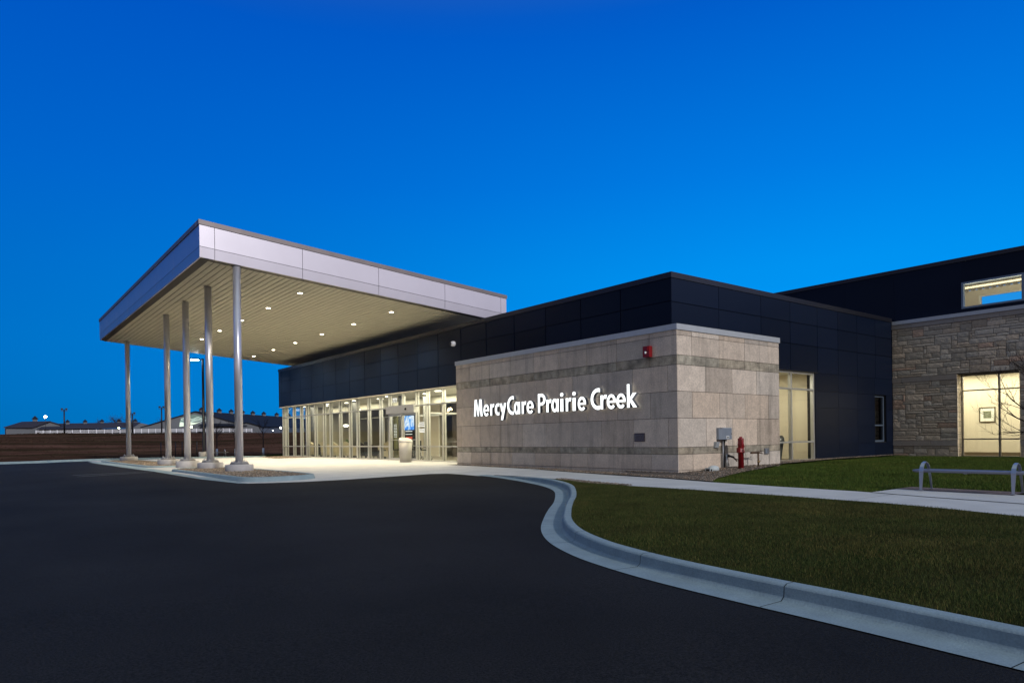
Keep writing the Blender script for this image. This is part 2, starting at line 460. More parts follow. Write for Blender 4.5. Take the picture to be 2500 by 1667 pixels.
# concrete slab in front of the entrance
APRON = [(6.2, 18.12), (7.0, 17.93), (8.1, 17.95), (9.0, 18.12), (10.2, 18.35), (11.2, 18.5), (11.72, 18.3), (11.80, 17.6), (11.72, 16.6)]
SWL = [(9.62, -12), (9.62, -2), (9.75, 1.0), (10.0, 2.75), (10.32, 3.6), (10.58, 4.6), (10.75, 6.2), (10.86, 8.2), (10.86, 9.6), (10.9, 10.4), (11.1, 11.4), (11.45, 12.75), (11.9, 14.2), (12.2, 15.6), (12.25, 16.6)]
SWU = [(14.30, 22.4), (14.22, 20.0), (14.0, 16.5), (13.66, 13.4), (13.3, 10.9), (12.88, 9.3), (12.62, 7.6), (12.44, 5.9), (12.3, 5.4), (12.0, 3.5), (11.6, 1.5), (11.4, -2), (11.4, -12)]
slab_poly = APRON + [(12.25, 16.6)] + [(14.0, 16.5), (14.22, 20.0), (14.30, 22.4), (15.95, 22.4), (15.95, 44.2), (14.6, 44.3), (12.4, 46.0), (9.5, 48.2), (7.0, 49.0), (5.45, 49.0), (5.45, 27), (5.40, 19.2), (5.62, 18.4)]
def conc_mat(name, sx, sy):
    m = mat(name, (.52, .52, .51), .8, var=.13, vscale=.7, bump=.15, bscale=120, fine=.08, fscale=80).copy()
    m.name = name+'_jointed'
    n = m.node_tree.nodes; l = m.node_tree.links; b = n['Principled BSDF']
    src = b.inputs['Base Color'].links[0].from_socket
    g = n.new('ShaderNodeNewGeometry'); s_ = n.new('ShaderNodeSeparateXYZ'); l.new(g.outputs['Position'], s_.inputs[0])
    outs = []
    for ax, sp in ((0, sx), (1, sy)):
        if not sp: continue
        q = n.new('ShaderNodeMath'); q.operation = 'PINGPONG'; q.inputs[1].default_value = sp/2; l.new(s_.outputs[ax], q.inputs[0])
        c = n.new('ShaderNodeMath'); c.operation = 'LESS_THAN'; c.inputs[1].default_value = .008; l.new(q.outputs[0], c.inputs[0]); outs.append(c.outputs[0])
    f = outs[0]
    if len(outs) > 1:
        q = n.new('ShaderNodeMath'); q.operation = 'MAXIMUM'; l.new(outs[0], q.inputs[0]); l.new(outs[1], q.inputs[1]); f = q.outputs[0]
    mx = n.new('ShaderNodeMix'); mx.data_type = 'RGBA'; l.new(f, mx.inputs[0]); l.new(src, mx.inputs[6]); mx.inputs[7].default_value = (.16, .155, .15, 1)
    l.new(mx.outputs[2], b.inputs['Base Color']); return m
CJ = conc_mat('concrete_slab', 3.2, 3.2); CJ2 = conc_mat('concrete_walk', 0, 2.6)
struct(sheet('entrance_slab', slab_poly, lambda x, y: max(zslab(x, y), zr(y)+.006), CJ, .8))
# walk joins the slab at y=16.6
walk_poly = SWL + SWU[2:]
struct(sheet('walkway', walk_poly, lambda x, y: zpave(x, y) if y > 12.5 else 0.0, CJ2, .6))
# bench pad
def zup(x, y): return -.010+.089*sstep(13.6, 17.5, x)
struct(sheet('bench_pad', [(12.30, 5.60), (12.0, 4.6), (11.75, 3.5), (11.5, 2.4), (13.1, 2.4), (13.25, 3.75), (13.05, 3.75), (13.22, 5.25), (13.30, 5.60)], lambda x, y: .010, CONC, .5))
STRIPM = mat('brown_strip_finish', (.13, .095, .085), .8, var=.25, vscale=5, fine=.2, fscale=50)
struct(sheet('brown_strip', [(13.05, 3.75), (13.22, 5.25), (13.30, 5.62), (13.95, 5.6), (13.8, 3.75)], lambda x, y: .014, STRIPM, .5))  # flat brown strip along the back of the bench pad

# lawns -------------------------------------------------------------
KB = offset_poly(KL, .14)
kb_cut = [p for p in KB if p[1] < 12.9]
def zlawn(x, y):
    # blend from the back of the kerb to the walk
    zk = zr(y)+.12; 
    xk = min((abs(p[1]-y), p[0]) for p in KB)[1]
    t = max(0, min(1, (x-xk)/1.8)); return zk*(1-t)+(-.006)*t
lawn_poly = kb_cut + [(11.05, 11.6)] + [p for p in reversed(SWL) if p[1] < 11.2]
struct(sheet('lawn', [(round(a, 3), round(b, 3)) for a, b in lawn_poly[::1]], lambda x, y: zlawn(x, y)+.0, TURF, .5))
up_poly = [(12.44, 5.9), (12.62, 7.6), (12.88, 9.3), (13.3, 10.9), (13.66, 13.4), (14.0, 16.5), (14.22, 20.0), (14.30, 22.4), (15.0, 22.4), (15.0, 12.7), (29.7, 12.7), (29.7, -12), (11.4, -12), (11.4, -2), (11.6, 1.5), (12.0, 3.5), (12.3, 5.4)]
struct(sheet('upper_lawn', up_poly, lambda x, y: zup(x, y) if y < 12.5 or x > 14.5 else max(zup(x, y)-.03, zpave(x, y)-.03), TURF, .7))

def inpoly(px, py, poly):
    c = np.zeros(px.shape, bool); j = len(poly)-1
    for i in range(len(poly)):
        xi, yi = poly[i]; xj, yj = poly[j]
        if yi != yj:
            k = ((yi > py) != (yj > py)) & (px < (xj-xi)*(py-yi)/(yj-yi)+xi); c ^= k
        j = i
    return c
rng = np.random.default_rng(3)
def grass(name, poly, n, zf, hmin, hmax, w, m, excl=(), fade=None):
    xs = [p[0] for p in poly]; ys = [p[1] for p in poly]
    x = rng.uniform(min(xs), max(xs), n); y = rng.uniform(min(ys), max(ys), n)
    if fade:   # denser near camera
        pass
    k = inpoly(x, y, poly)
    for e in excl: k &= ~inpoly(x, y, e)
    x, y = x[k], y[k]; n = len(x)
    z = zf(x, y)
    cl = np.sin(x*3.1+1.3*np.sin(y*2.3))*np.sin(y*2.7+x*.9)*.5+.5
    h = rng.uniform(hmin, hmax, n)*(.75+.5*cl); a = rng.uniform(0, 2*PI, n); ln = rng.uniform(.0, .9, n)*h; la = rng.uniform(0, 2*PI, n)
    ww = w*rng.uniform(.6, 1.3, n)
    v = np.empty((n, 3, 3), np.float32)
    v[:, 0] = np.stack([x-np.cos(a)*ww, y-np.sin(a)*ww, z-.01], 1); v[:, 1] = np.stack([x+np.cos(a)*ww, y+np.sin(a)*ww, z-.01], 1)
    v[:, 2] = np.stack([x+np.cos(la)*ln, y+np.sin(la)*ln, z+h], 1)
    me = bpy.data.meshes.new(name); me.vertices.add(3*n); me.vertices.foreach_set('co', v.ravel())
    me.loops.add(3*n); me.loops.foreach_set('vertex_index', np.arange(3*n, dtype=np.int32))
    me.polygons.add(n); me.polygons.foreach_set('loop_start', np.arange(0, 3*n, 3, dtype=np.int32)); me.polygons.foreach_set('loop_total', np.full(n, 3, np.int32))
    me.update(); me.validate()
    t = me.attributes.new('tone', 'FLOAT_VECTOR', 'FACE')
    u = rng.uniform(0, 1, n); dry = (rng.uniform(0, 1, n) < (.22+.25*(np.sin(x*1.3+2)*np.sin(y*.9+x*.4) > .35)))
    br = .55+.9*u
    col = np.stack([br, br, br], 1); col[dry] *= np.array([2.1, 1.35, 1.7])
    t.data.foreach_set('vector', col.astype(np.float32).ravel())
    me.materials.append(m); o = bpy.data.objects.new(name, me); COL.objects.link(o); o['kind'] = 'stuff'
    return o
GRASS = mat('grass_blade', (.050, .066, .016), .7, spec=.15, var=.30, vscale=.8, tone=True)
def zl_np(x, y):
    zk = -0.2132+.0088*np.minimum(y, 24.2)+.12
    kx = np.array([p[0] for p in KB]); ky = np.array([p[1] for p in KB]); xk = np.interp(y, ky, kx)
    t = np.clip((x-xk)/1.8, 0, 1); return zk*(1-t)-.006*t
def zu_np(x, y):
    t = np.clip((x-13.6)/3.9, 0, 1); return -.010+.089*t*t*(3-2*t)
near_poly = [p for p in lawn_poly if p[1] > -1.6] 
near_poly = [(4.45, -1.5)]+near_poly+[(9.7, -1.5)]
g1 = grass('lawn_grass', near_poly, 800000, zl_np, .012, .034, .0021, GRASS)
tag(g1, 'mown dull green grass between the curved kerb and the walkway', 'grass', kind='stuff')
PADX = [(11.9, 2.2), (13.9, 2.2), (14.0, 5.65), (12.3, 5.65)]
GRAV = [(12.9, 9.3), (14.0, 9.95), (15.4, 10.35), (16.9, 10.6), (19.6, 11.5), (23.6, 12.1), (24.2, 12.6), (14.3, 12.6), (13.3, 10.9)]
upg = [(12.44, 5.9), (12.62, 7.6), (12.88, 9.3), (14.0, 9.95), (15.4, 10.35), (16.9, 10.6), (19.6, 11.5), (23.6, 12.15), (29.5, 12.35), (29.5, 3.0), (12.0, 3.0), (12.3, 5.4)]
g2 = grass('upper_lawn_grass', upg, 420000, zu_np, .03, .065, .0045, mat('fresh_grass_blade', (.052, .092, .013), .7, spec=.15, var=.30, vscale=.8, tone=True), excl=[PADX])
tag(g2, 'green grass between the walkway and the building walls', 'grass', kind='stuff')
verge = [(6.5, 49.8), (12.2, 46.6), (14.6, 44.9), (16.2, 44.7), (40, 44.7), (40, 62), (20, 54.5), (14, 52), (10, 52)]
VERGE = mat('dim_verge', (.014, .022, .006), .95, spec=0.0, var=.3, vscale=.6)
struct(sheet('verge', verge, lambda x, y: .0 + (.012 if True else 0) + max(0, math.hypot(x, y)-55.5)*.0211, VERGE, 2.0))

# gravel ------------------------------------------------------------
def gravel(name, polys, zf, n, m, label, rmin=.012, rmax=.03, base=True, group=None):
    V = []; T = []; TC = []
    ico_v = np.array([(0, 0, 1), (.9, 0, .3), (.28, .85, .3), (-.73, .53, .3), (-.73, -.53, .3), (.28, -.85, .3), (0, 0, -.5)])
    ico_f = [(0, 1, 2), (0, 2, 3), (0, 3, 4), (0, 4, 5), (0, 5, 1)]+[(6, 2, 1), (6, 3, 2), (6, 4, 3), (6, 5, 4), (6, 1, 5)]
    mb = MB(); mb.use(m)
    for poly in polys:
        xs = [p[0] for p in poly]; ys = [p[1] for p in poly]
        x = rng.uniform(min(xs), max(xs), n); y = rng.uniform(min(ys), max(ys), n); k = inpoly(x, y, poly); x, y = x[k], y[k]
        for a, b in zip(x, y):
            r = random.uniform(rmin, rmax); z = zf(a, b)
            th = random.uniform(0, 6.28); c, s = math.cos(th), math.sin(th)
            sx, sy, sz = r*random.uniform(.7, 1.3), r*random.uniform(.6, 1), r*random.uniform(.5, .9)
            b0 = len(mb.v)
            for v in ico_v:
                vx, vy = v[0]*sx, v[1]*sy; mb.v.append((a+vx*c-vy*s, b+vx*s+vy*c, z+v[2]*sz))
            g = random.choice([.35, .5, .7, .9, 1.2, 1.7]); w = random.uniform(.85, 1.15)
            mb.tone = (g*w, g, g/w)
            for f in ico_f: mb.face([b0+i for i in f])
    o = mb.build(name); tag(o, label, 'gravel', group, 'stuff'); return o
PEB = mat('river_pebble', (.20, .155, .115), .7, tone=True, var=.2, vscale=20)
SOIL = mat('gravel_bed', (.09, .07, .055), .9, var=.4, vscale=30, fine=.5, fscale=60)
def bed(name, poly, zf, step=.4): return struct(sheet(name, poly, zf, SOIL, step))
gz = lambda x, y: zup(x, y)+.026+.045*max(0, min(1, (y-10.2)/1.2))*(1 if x > 14.3 else .0)
bed('gravel_bed', [(12.9, 9.3), (14.0, 9.95), (15.4, 10.35), (16.9, 10.6), (19.6, 11.5), (23.6, 12.1), (29.3, 12.3), (29.5, 12.6), (14.3, 12.6), (14.3, 22.4), (14.24, 20.0), (14.02, 16.5), (13.68, 13.4), (13.32, 10.9)],
    lambda x, y: gz(x, y) if y < 12.7 else max(.012+.0*x, zpave(x, y)+.006))
gravel('gravel', [[(12.9, 9.3), (14.0, 9.95), (15.4, 10.35), (16.9, 10.6), (19.6, 11.5), (14.43, 11.45), (14.43, 13.4), (13.68, 13.4), (13.32, 10.9)]], lambda x, y: gz(x, y)+.005, 14000, PEB, 'brown pebbles wrapped round the corner of the stone wall')
gravel('gravel', [[(13.68, 13.4), (14.43, 13.4), (14.43, 21.8), (14.24, 20.0), (14.02, 16.5)], [(19.2, 11.4), (19.6, 11.5), (23.6, 12.1), (29.3, 12.3), (29.5, 12.6), (19.2, 12.6)]], lambda x, y: (gz(x, y) if y < 12.7 else zpave(x, y)+.006)+.006, 7000, PEB, 'narrow strip of brown pebbles along the foot of the walls')
gravel('gravel', [[(10.9, 10.0), (11.05, 10.0), (11.3, 11.4), (11.7, 12.9), (11.45, 12.9), (10.95, 11.6), (10.82, 11.0)]], lambda x, y: .005, 5000, PEB, 'small patch of pebbles between the kerb end and the walkway')
gravel('gravel', [[(13.6, 39.5), (15.8, 39.5), (15.8, 44.2), (14.4, 44.4)]], lambda x, y: zslab(x, y)+.012, 2600, PEB, 'pale gravel strip at the foot of the lobby glazing', .02, .04)

# column islands ------------------------------------------------------
def rounded(pts, r, n=6):
    out_ = []
    for i in range(len(pts)):
        a, b, c = Vector(pts[i-1]), Vector(pts[i]), Vector(pts[(i+1) % len(pts)])
        u = (a-b).normalized(); w = (c-b).normalized(); rr = min(r, (a-b).length*.45, (c-b).length*.45)
        p0 = b+u*rr; p1 = b+w*rr
        for k in range(n+1):
            t = k/n; q = p0.lerp(b, t).lerp(b.lerp(p1, t), t); out_.append((q.x, q.y))
    return out_
def inset(poly, d):
    n = len(poly); out_ = []
    for i in range(n):
        a, b = Vector(poly[i-1]), Vector(poly[(i+1) % n]); t = (b-a).normalized()
        out_.append((poly[i][0]-t.y*d, poly[i][1]+t.x*d))
    return out_
def island(poly, zb, zt, glabel, klabel, n):
    outer = rounded(poly, 1.0); mb = MB(); mb.use(KERB)
    rings = [(0, zb), (.04, zt-.02), (.06, zt), (.16, zt+.002), (.17, zt-.05)]; ids = []
    for d, z in rings:
        r = []
        for (x, y) in inset(outer, d): r.append(len(mb.v)); mb.v.append((x, y, z))
        ids.append(r)
    m = len(outer)
    for a in range(len(ids)-1):
        for i in range(m): mb.face([ids[a][i], ids[a][(i+1) % m], ids[a+1][(i+1) % m], ids[a+1][i]], True)
    o = mb.build('kerb'); struct(o)
    inn = inset(outer, .165)
    struct(sheet('gravel_bed', inn, lambda x, y: zt-.035, SOIL, .6))
    gravel('gravel', [inn], lambda x, y: zt-.03, n, PEB, glabel, .018, .038)
NEAR_I = [(5.62, 27.6), (5.62, 18.55), (7.85, 18.75), (8.05, 21.0), (7.95, 28.1), (6.3, 28.6)]
FAR_I = [(5.75, 32.0), (7.9, 32.0), (7.9, 46.6), (5.75, 46.6)]
island(NEAR_I, -.05, .085, 'brown gravel in the near kerbed island round the columns', '', 9000)
island(FAR_I, -.01, .075, 'brown gravel in the far kerbed island round the columns', '', 7000)
mb = MB(); mb.use(KERB)   # gutter along the islands
gl = [(5.62, 18.25), (5.60, 21), (5.62, 27.6), (5.70, 31), (5.75, 40), (5.75, 46)]
gr_ = [(5.42, 18.5), (5.15, 21), (5.15, 27.6), (5.1, 31), (5.1, 40), (5.15, 46)]
for i in range(len(gl)-1):
    mb.quad((*gr_[i], zr(gr_[i][1])+.012), (*gl[i], zr(gl[i][1])+.012), (*gl[i+1], zr(gl[i+1][1])+.012), (*gr_[i+1], zr(gr_[i+1][1])+.012))
struct(mb.build('gutter'))
FK = catmull([(-60, 41.5), (-20, 44.5), (1.2, 46.9), (3.4, 48.1), (5.4, 49.0), (7.2, 49.3), (9.8, 48.3), (12.6, 46.2), (14.7, 44.5)], 6)
mb = MB(); mb.use(KERB)
a0 = offset_poly(FK, .0); a1 = offset_poly(FK, -.05); a2 = offset_poly(FK, -.25); a3 = offset_poly(FK, -.27); am = offset_poly(FK, .45)
for i in range(len(FK)-1):
    for (A, za), (B, zb_) in (((am, .014), (a0, .014)), ((a0, .014), (a1, .13)), ((a1, .13), (a2, .13)), ((a2, .13), (a3, -.3))):
        mb.quad((*A[i], za), (*A[i+1], za), (*B[i+1], zb_), (*B[i], zb_))
struct(mb.build('kerb'))
PAINT = mat('faded_road_paint', (.22, .22, .22), .7, var=.3, vscale=3)
for nm, pts in (('road_marking', [(2.6, 27.2), (2.6, 27.08), (5.0, 28.12), (5.0, 28.2)]), ('road_marking', [(2.6, 25.9), (2.6, 25.8), (5.05, 27.3), (5.05, 27.38)])):
    mb = MB(); mb.use(PAINT); mb.quad(*[(x, y, zr(y)+.005) for x, y in pts]); struct(mb.build(nm))
# ================================================================== CLINIC BUILDING
XS, YS = 14.43, 11.45          # stone wing corner
XD, YD = 15.635, 12.57         # dark clad volume
XR = 29.55                     # ashlar face
bld = thing('clinic_building', 'single-storey clinic with a pale stone sign wall, dark metal cladding, glazed lobby and ashlar wing', 'building', (XS, YS, 0))
def tn(v=.1, h=.03):
    g = random.uniform(1-v, 1+v); w = random.uniform(-h, h); return (g*(1+w), g, g*(1-w))
# --- stone wing -----------------------------------------------------
XE, YE = 19.26, 21.83
mb = MB(); mb.use(MORTAR).box(XS+.03, YS+.03, -.3, XE, YE-.012, 3.80)
core = mb.build('stone_wing', MORTAR, bld)
def rows(z):  # z0,z1,phase, mat
    return z
_E = [-.10, .13, .55, .734, 1.504, 2.204, 2.899, 3.15, 3.669, 3.80]
CRS = [(_E[i]+.006*(i > 0), _E[i+1]-.006*(i < 8), ph, m_) for i, (ph, m_) in enumerate([(None, STONE), (.905, STONE), (.905, BAND), (.31, STONE), (.905, STONE), (.31, STONE), (.905, BAND), (.905, STONE), (.905, STONE)])]
pal = MB()
J = .006
def panelrow(face, a0, a1, joints, z0, z1, m, off=0):
    js = [a0]+[a0+j for j in joints if a0+.05 < a0+j < a1-.05]+[a1]
    for i in range(len(js)-1):
        pal.tone = tn(.13, .035); pal.use(m)
        p0 = js[i]+(J if i else 0); p1 = js[i+1]-(J if i < len(js)-2 else 0)
        pr = .03
        if face == 'X': pal.box(XS-off, p0, z0, XS+pr, p1, z1)
        elif face == 'Y': pal.box(p0, YS-off, z0, p1, YS+pr, z1)
        elif face == 'XN': pal.box(p0, YE-pr, z0, p1, YE+off, z1)
for k, (z0, z1, ph, m) in enumerate(CRS):
    jx = [] if ph is None else [ph+1.222*i for i in range(12)]
    off = .004 if k == 0 else (.0 if m is STONE else .0)
    panelrow('X', YS+.0, YE, jx, z0, z1, m, off)
    if ph is None: jy = []
    else: jy = [(.62 if ph > .5 else 1.21)+1.21*i for i in range(5)]
    # right hand return; starts behind the front panels
    xs_ = XS+.03
    js = [xs_]+[XS+j for j in jy if j < XE-XS-.1]+[XE]
    for i in range(len(js)-1):
        pal.tone = tn(.18, .045); pal.use(m)
        pal.box(js[i]+(J if i else .001), YS-off, z0, js[i+1]-(J if i < len(js)-2 else 0), YS+.03, z1)
    pal.tone = tn(); pal.box(XS+.031, YE-.011, z0, XE-1, YE, z1)
pal.build('stone_panels', None, core)
mb = MB(); mb.use(COPING)
mb.box(XS-.03, YS-.03, 3.803, XS+.35, YE+.03, 3.955); mb.box(XS+.35, YS-.03, 3.803, XE+.03, YS+.32, 3.955); mb.box(XE-.3, YS+.32, 3.803, XE+.03, YD-.01, 3.952)
mb.use(ROOFM).box(XS+.35, YS+.32, 3.70, XE-.3, YE, 3.78)
mb.build('coping', None, core)

# --- dark metal clad lobby volume -------------------------------------
ROWZ = [(3.245, 4.127), (4.145, 4.86), (4.878, 5.52)]
YN = 44.45
mb = MB(); mb.use(GROOVE)
mb.box(XD+.02, YD+.02, 3.25, XD+.30, YN-.02, 5.60)       # long parapet wall core
mb.box(XD+.30, YD+.02, 3.95, XR+.1, YD+.30, 5.60)       # south wall core, upper
mb.box(XD+.30, YN-.30, 3.25, XR, YN-.02, 5.60)
mb.use(ROOFM).box(XD+.3, YD+.3, 5.0, XR+.1, YN-.3, 5.1)
vol = mb.build('metal_clad_volume', None, bld)
nav = MB(); nav.use(NAVY)
def nv(x0, y0, z0, x1, y1, z1): nav.tone = tn(.16, .03); nav.box(x0, y0, z0, x1, y1, z1)
JY = [44.45, 43.85-.0, 42.39, 40.66, 38.96, 37.25, 35.51, 33.79, 32.01, 30.26, 28.51, 26.77, 25.02, 23.27, 21.52, 19.77, 18.02, 16.27, 14.52, 12.57+.0]
JY[1] = 43.9
for z0, z1 in ROWZ:
    for i in range(len(JY)-1):
        a, b = JY[i+1], JY[i]
        nv(XD, a+(.014 if i < len(JY)-2 else 0), z0, XD+.02, b-.014, z1)
# soffit under the overhang and base trim
JX = [XD+.0205, 17.86, 20.12, 21.87, 23.66, 25.13, 26.6, 28.1, XR]
SZ = [(3.20, 4.107), (4.125, 4.84), (4.858, 5.52)]
for z0, z1 in SZ:
    for i in range(len(JX)-1): nv(JX[i]+(.009 if i else 0), YD, z0, JX[i+1]-.009, YD+.02, z1)
for z0, z1 in ((-.1, .66), (.668, 1.33), (1.338, 1.962), (1.97, 2.55), (2.558, 3.192)):   # right of the tall window
    for a, b in ((23.47, 25.13), (25.13, 26.6), (26.6, 28.0)):
        nv(a+.004, YD, z0, b-.004, YD+.02, z1)
    if z1 < .7: nv(28.004, YD, z0, XR, YD+.02, z1)
    elif z0 > 2.5: nv(28.004, YD, z0, XR, YD+.02, z1)
    nv(29.0, YD, z0 if z0 > .6 else .668, XR, YD+.02, z1) if z0 > .6 and z1 < 2.6 else None
for z0, z1 in ROWZ: nv(XD+.02, YN-.02, z0, 20, YN, z1); nv(20.01, YN-.02, z0, 25, YN, z1)
nav.build('cladding_panels', None, vol)
mb = MB(); mb.use(NAVYCAP)
mb.box(XD-.02, YD-.02, 5.53, XD+.34, YN+.02, 5.69); mb.box(XD+.34, YD-.02, 5.53, XR-.0, YD+.34, 5.69)
mb.box(XD+.34, YN-.34, 5.53, XR, YN+.02, 5.69)
mb.build('parapet_cap', None, vol)
# body walls lower (dark) south side, around windows
mb = MB(); mb.use(DARK)
mb.box(19.4, YD+.021, -.2, 20.5, YD+.3, 3.95); mb.box(23.46, YD+.021, -.2, 28.0, YD+.3, 3.95); mb.box(20.5, YD+.021, 3.20, 23.46, YD+.3, 3.95)
mb.box(28.0, YD+.021, -.2, XR+.1, YD+.3, .69); mb.box(28.0, YD+.021, 2.54, XR+.1, YD+.3, 3.95); mb.box(29.0, YD+.021, .69, XR+.1, YD+.3, 2.54); mb.box(20.5, YD+.021, -.2, 23.46, YD+.3, .10)
mb.build('backup_wall', None, vol)

# --- storefront glazing of the lobby ---------------------------------
XG = 15.85; ZB = .06; ZH = 3.24
MU = [44.30, 43.75, 42.45, 41.22, 40.30, 39.0, 37.76, 36.85, 35.55, 34.3, 33.4, 32.08, 30.8, 29.85]
MU2 = [27.27, 26.33, 25.03, 23.7, 22.4]
DY0, DY1 = 27.27, 29.85
fr = MB(); fr.use(ALU)
hw = .022
for y in MU+MU2:
    fr.use(ALU).box(XG-.05, y-hw, ZB+.06, XG+.03, y+hw, ZH-.05); fr.box(XG+.065, y-hw*.7, ZB+.06, XG+.155, y+hw*.7, ZH-.05); fr.use(BLACK).box(XG+.03, y-hw*.6, ZB+.06, XG+.065, y+hw*.6, ZH-.05); fr.use(ALU)
fr.box(XG-.03, (DY0+DY1)/2-hw, 2.66, XG+.12, (DY0+DY1)/2+hw, ZH-.05)
fr.box(XG-.035, YE-.3, ZH-.05, XG+.12, 44.33, ZH)                # head
fr.box(XG-.035, DY1, ZB-.03, XG+.12, 44.33, ZB+.06)
fr.box(XG-.035, YE-.3, ZB-.03, XG+.12, DY0, ZB+.06)
def hbars(z, y0, y1, ys, h=.025):
    c = [y0]+[y for y in ys if y0 < y < y1]+[y1]; c.sort()
    for i in range(len(c)-1):
        a = c[i]+hw; b = c[i+1]-hw
        if b > a: fr.box(XG-.028, a, z-h, XG+.075, b, z+h)
hbars(2.575, 29.85, 44.3, MU); hbars(.725, 29.85, 44.3, MU); hbars(2.575, YE-.3, 27.27, MU2); hbars(.725, YE-.3, 27.27, MU2)
fr.box(XG-.028, DY0+hw, 2.615, XG+.11, DY1-hw, 2.66)
# north return of the glazing
for x in (16.6, 17.35): fr.box(x-hw, 44.18, ZB, x+hw, 44.33, ZH)
fr.box(XG+.12, 44.19, 2.55, 17.3, 44.32, 2.60); fr.box(XG+.12, 44.19, .70, 17.3, 44.32, .75); fr.box(XG+.12, 44.19, ZB-.03, 17.3, 44.32, ZB+.06)
store = MB(); store.use(mat('overhang_soffit', (.55, .52, .44), .6, .2)).box(XD+.001, YE, 3.205, XG+.12, YN-.021, 3.243)
sf = fr.build('storefront_frame', None, bld); store.build('overhang_soffit', None, bld)
gp_ = MB(); gp_.use(GLASS)
def pane(x, y0, y1, z0, z1): gp_.quad((x, y0, z0), (x, y1, z0), (x, y1, z1), (x, y0, z1))
allm = sorted(MU); pr = list(zip(allm[:-1], allm[1:]))+list(zip(sorted(MU2)[:-1], sorted(MU2)[1:]))
for a, b in pr:
    for z0, z1 in ((ZB+.06, .70), (.75, 2.55), (2.60, ZH-.05)): pane(XG+.04, a+hw, b-hw, z0, z1)
mid = (DY0+DY1)/2
pane(XG+.04, DY0+hw, mid-hw, 2.66, ZH-.05); pane(XG+.04, mid+hw, DY1-hw, 2.66, ZH-.05)
xs_ = [XG+.12, 16.6, 17.35]
for a, b in zip(xs_[:-1], xs_[1:]):
    for z0, z1 in ((ZB+.06, .70), (.75, 2.55), (2.60, ZH)): gp_.quad((a+hw, 44.26, z0), (b-hw, 44.26, z0), (b-hw, 44.26, z1), (a+hw, 44.26, z1))
gp_.build('glazing', None, sf)
# sliding entrance door
dr_ = MB(); dr_.use(ALU)
dr_.box(XG-.16, DY0-.03, 2.275, XG+.12, DY1+.03, 2.61)
door = dr_.build('entrance_door', None, bld)
mb = MB(); mb.use(ALU)
def leaf(x, y0, y1):
    mb.box(x-.02, y0, ZB, x+.025, y0+.07, 2.27); mb.box(x-.02, y1-.07, ZB, x+.025, y1, 2.27)
    mb.box(x-.02, y0+.07, ZB, x+.025, y1-.07, ZB+.12); mb.box(x-.02, y0+.07, 2.17, x+.025, y1-.07, 2.27); mb.box(x-.02, y0+.07, 1.02, x+.02, y1-.07, 1.05)
leaf(XG-.02, mid+.0, DY1-.03); leaf(XG+.05, DY0+.03, mid+.03)
mb.use(GLASS); mb.quad((XG-.02, mid+.07, .18), (XG-.02, DY1-.1, .18), (XG-.02, DY1-.1, 2.17), (XG-.02, mid+.07, 2.17)); mb.quad((XG+.05, DY0+.1, .18), (XG+.05, mid-.04, .18), (XG+.05, mid-.04, 2.17), (XG+.05, DY0+.1, 2.17))
mb.build('door_leaf', None, door)
mb = MB(); mb.use(DARK); mb.ball((XG-.18, 27.95, 2.45), .055, 12, 8); mb.build('motion_sensor', None, door)

# --- text helper (built-in font) ---------------------------------------
def text_obj(name, s, size, m, parent, origin, xdir, ydir, ext=.004):
    cu = bpy.data.curves.new(name, 'FONT'); cu.body = s; cu.size = size; cu.extrude = ext; cu.offset = size*.004
    tmp = bpy.data.objects.new('tmp', cu); COL.objects.link(tmp)
    dg = bpy.context.evaluated_depsgraph_get(); me = bpy.data.meshes.new_from_object(tmp.evaluated_get(dg)); bpy.data.objects.remove(tmp)
    me.materials.clear(); me.materials.append(m)
    xd = Vector(xdir).normalized(); yd = Vector(ydir).normalized(); zd = xd.cross(yd)
    T = Matrix((xd, yd, zd)).transposed().to_4x4(); T.translation = Vector(origin); me.transform(T)
    o = bpy.data.objects.new(name, me); COL.objects.link(o)
    if parent: o.parent = parent; o.matrix_parent_inverse = Matrix.Translation(-parent_loc(parent))
    return o
NUMW = emis('lit_white_vinyl', (1, 1, .95), 1.3)
text_obj('address_number', '777', .30, NUMW, bld, (XG-.075, 29.38, 2.80), (0, -1, 0), (0, 0, 1))

# --- tall window in the dark wall ---------------------------------------
def window(name, yp, xs0, xs1, z0, z1, vm, hz, m_fr, m_gl, parent, dep=.12, w=.035):
    mb = MB(); mb.use(m_fr)
    mb.box(xs0, yp, z0, xs0+2*w, yp+dep, z1); mb.box(xs1-2*w, yp, z0, xs1, yp+dep, z1)
    mb.box(xs0+2*w, yp, z0, xs1-2*w, yp+dep, z0+2*w); mb.box(xs0+2*w, yp, z1-2*w, xs1-2*w, yp+dep, z1)
    for v in vm: mb.box(v-w, yp+.003, z0+2*w, v+w, yp+dep-.003, z1-2*w)
    cx = [xs0+2*w]+[q for v in vm for q in (v-w, v+w)]+[xs1-2*w]
    for z in hz:
        for i in range(0, len(cx), 2): mb.box(cx[i], yp+.006, z-w*.8, cx[i+1], yp+dep-.006, z+w*.8)
    o = mb.build(name, None, parent)
    g = MB(); g.use(m_gl); g.quad((xs0+w, yp+dep*.5, z0+w), (xs1-w, yp+dep*.5, z0+w), (xs1-w, yp+dep*.5, z1-w), (xs0+w, yp+dep*.5, z1-w))
    g.build('pane', None, o); return o
window('window', YD+.03, 20.5, 23.46, .10, 3.19, (21.97,), (.77, 2.59), ALU, GLASS, bld)
mb = MB(); mb.use(NAVYCAP).box(20.4, YD-.05, 3.193, 23.6, YD+.0, 3.215); mb.build('window_drip_cap', None, bld)
window('narrow_window', YD+.10, 28.0, 29.0, .69, 2.54, (), (1.35,), mat('blue_grey_frame', (.12, .16, .22), .45, .3), GLASSD, bld, dep=.10)
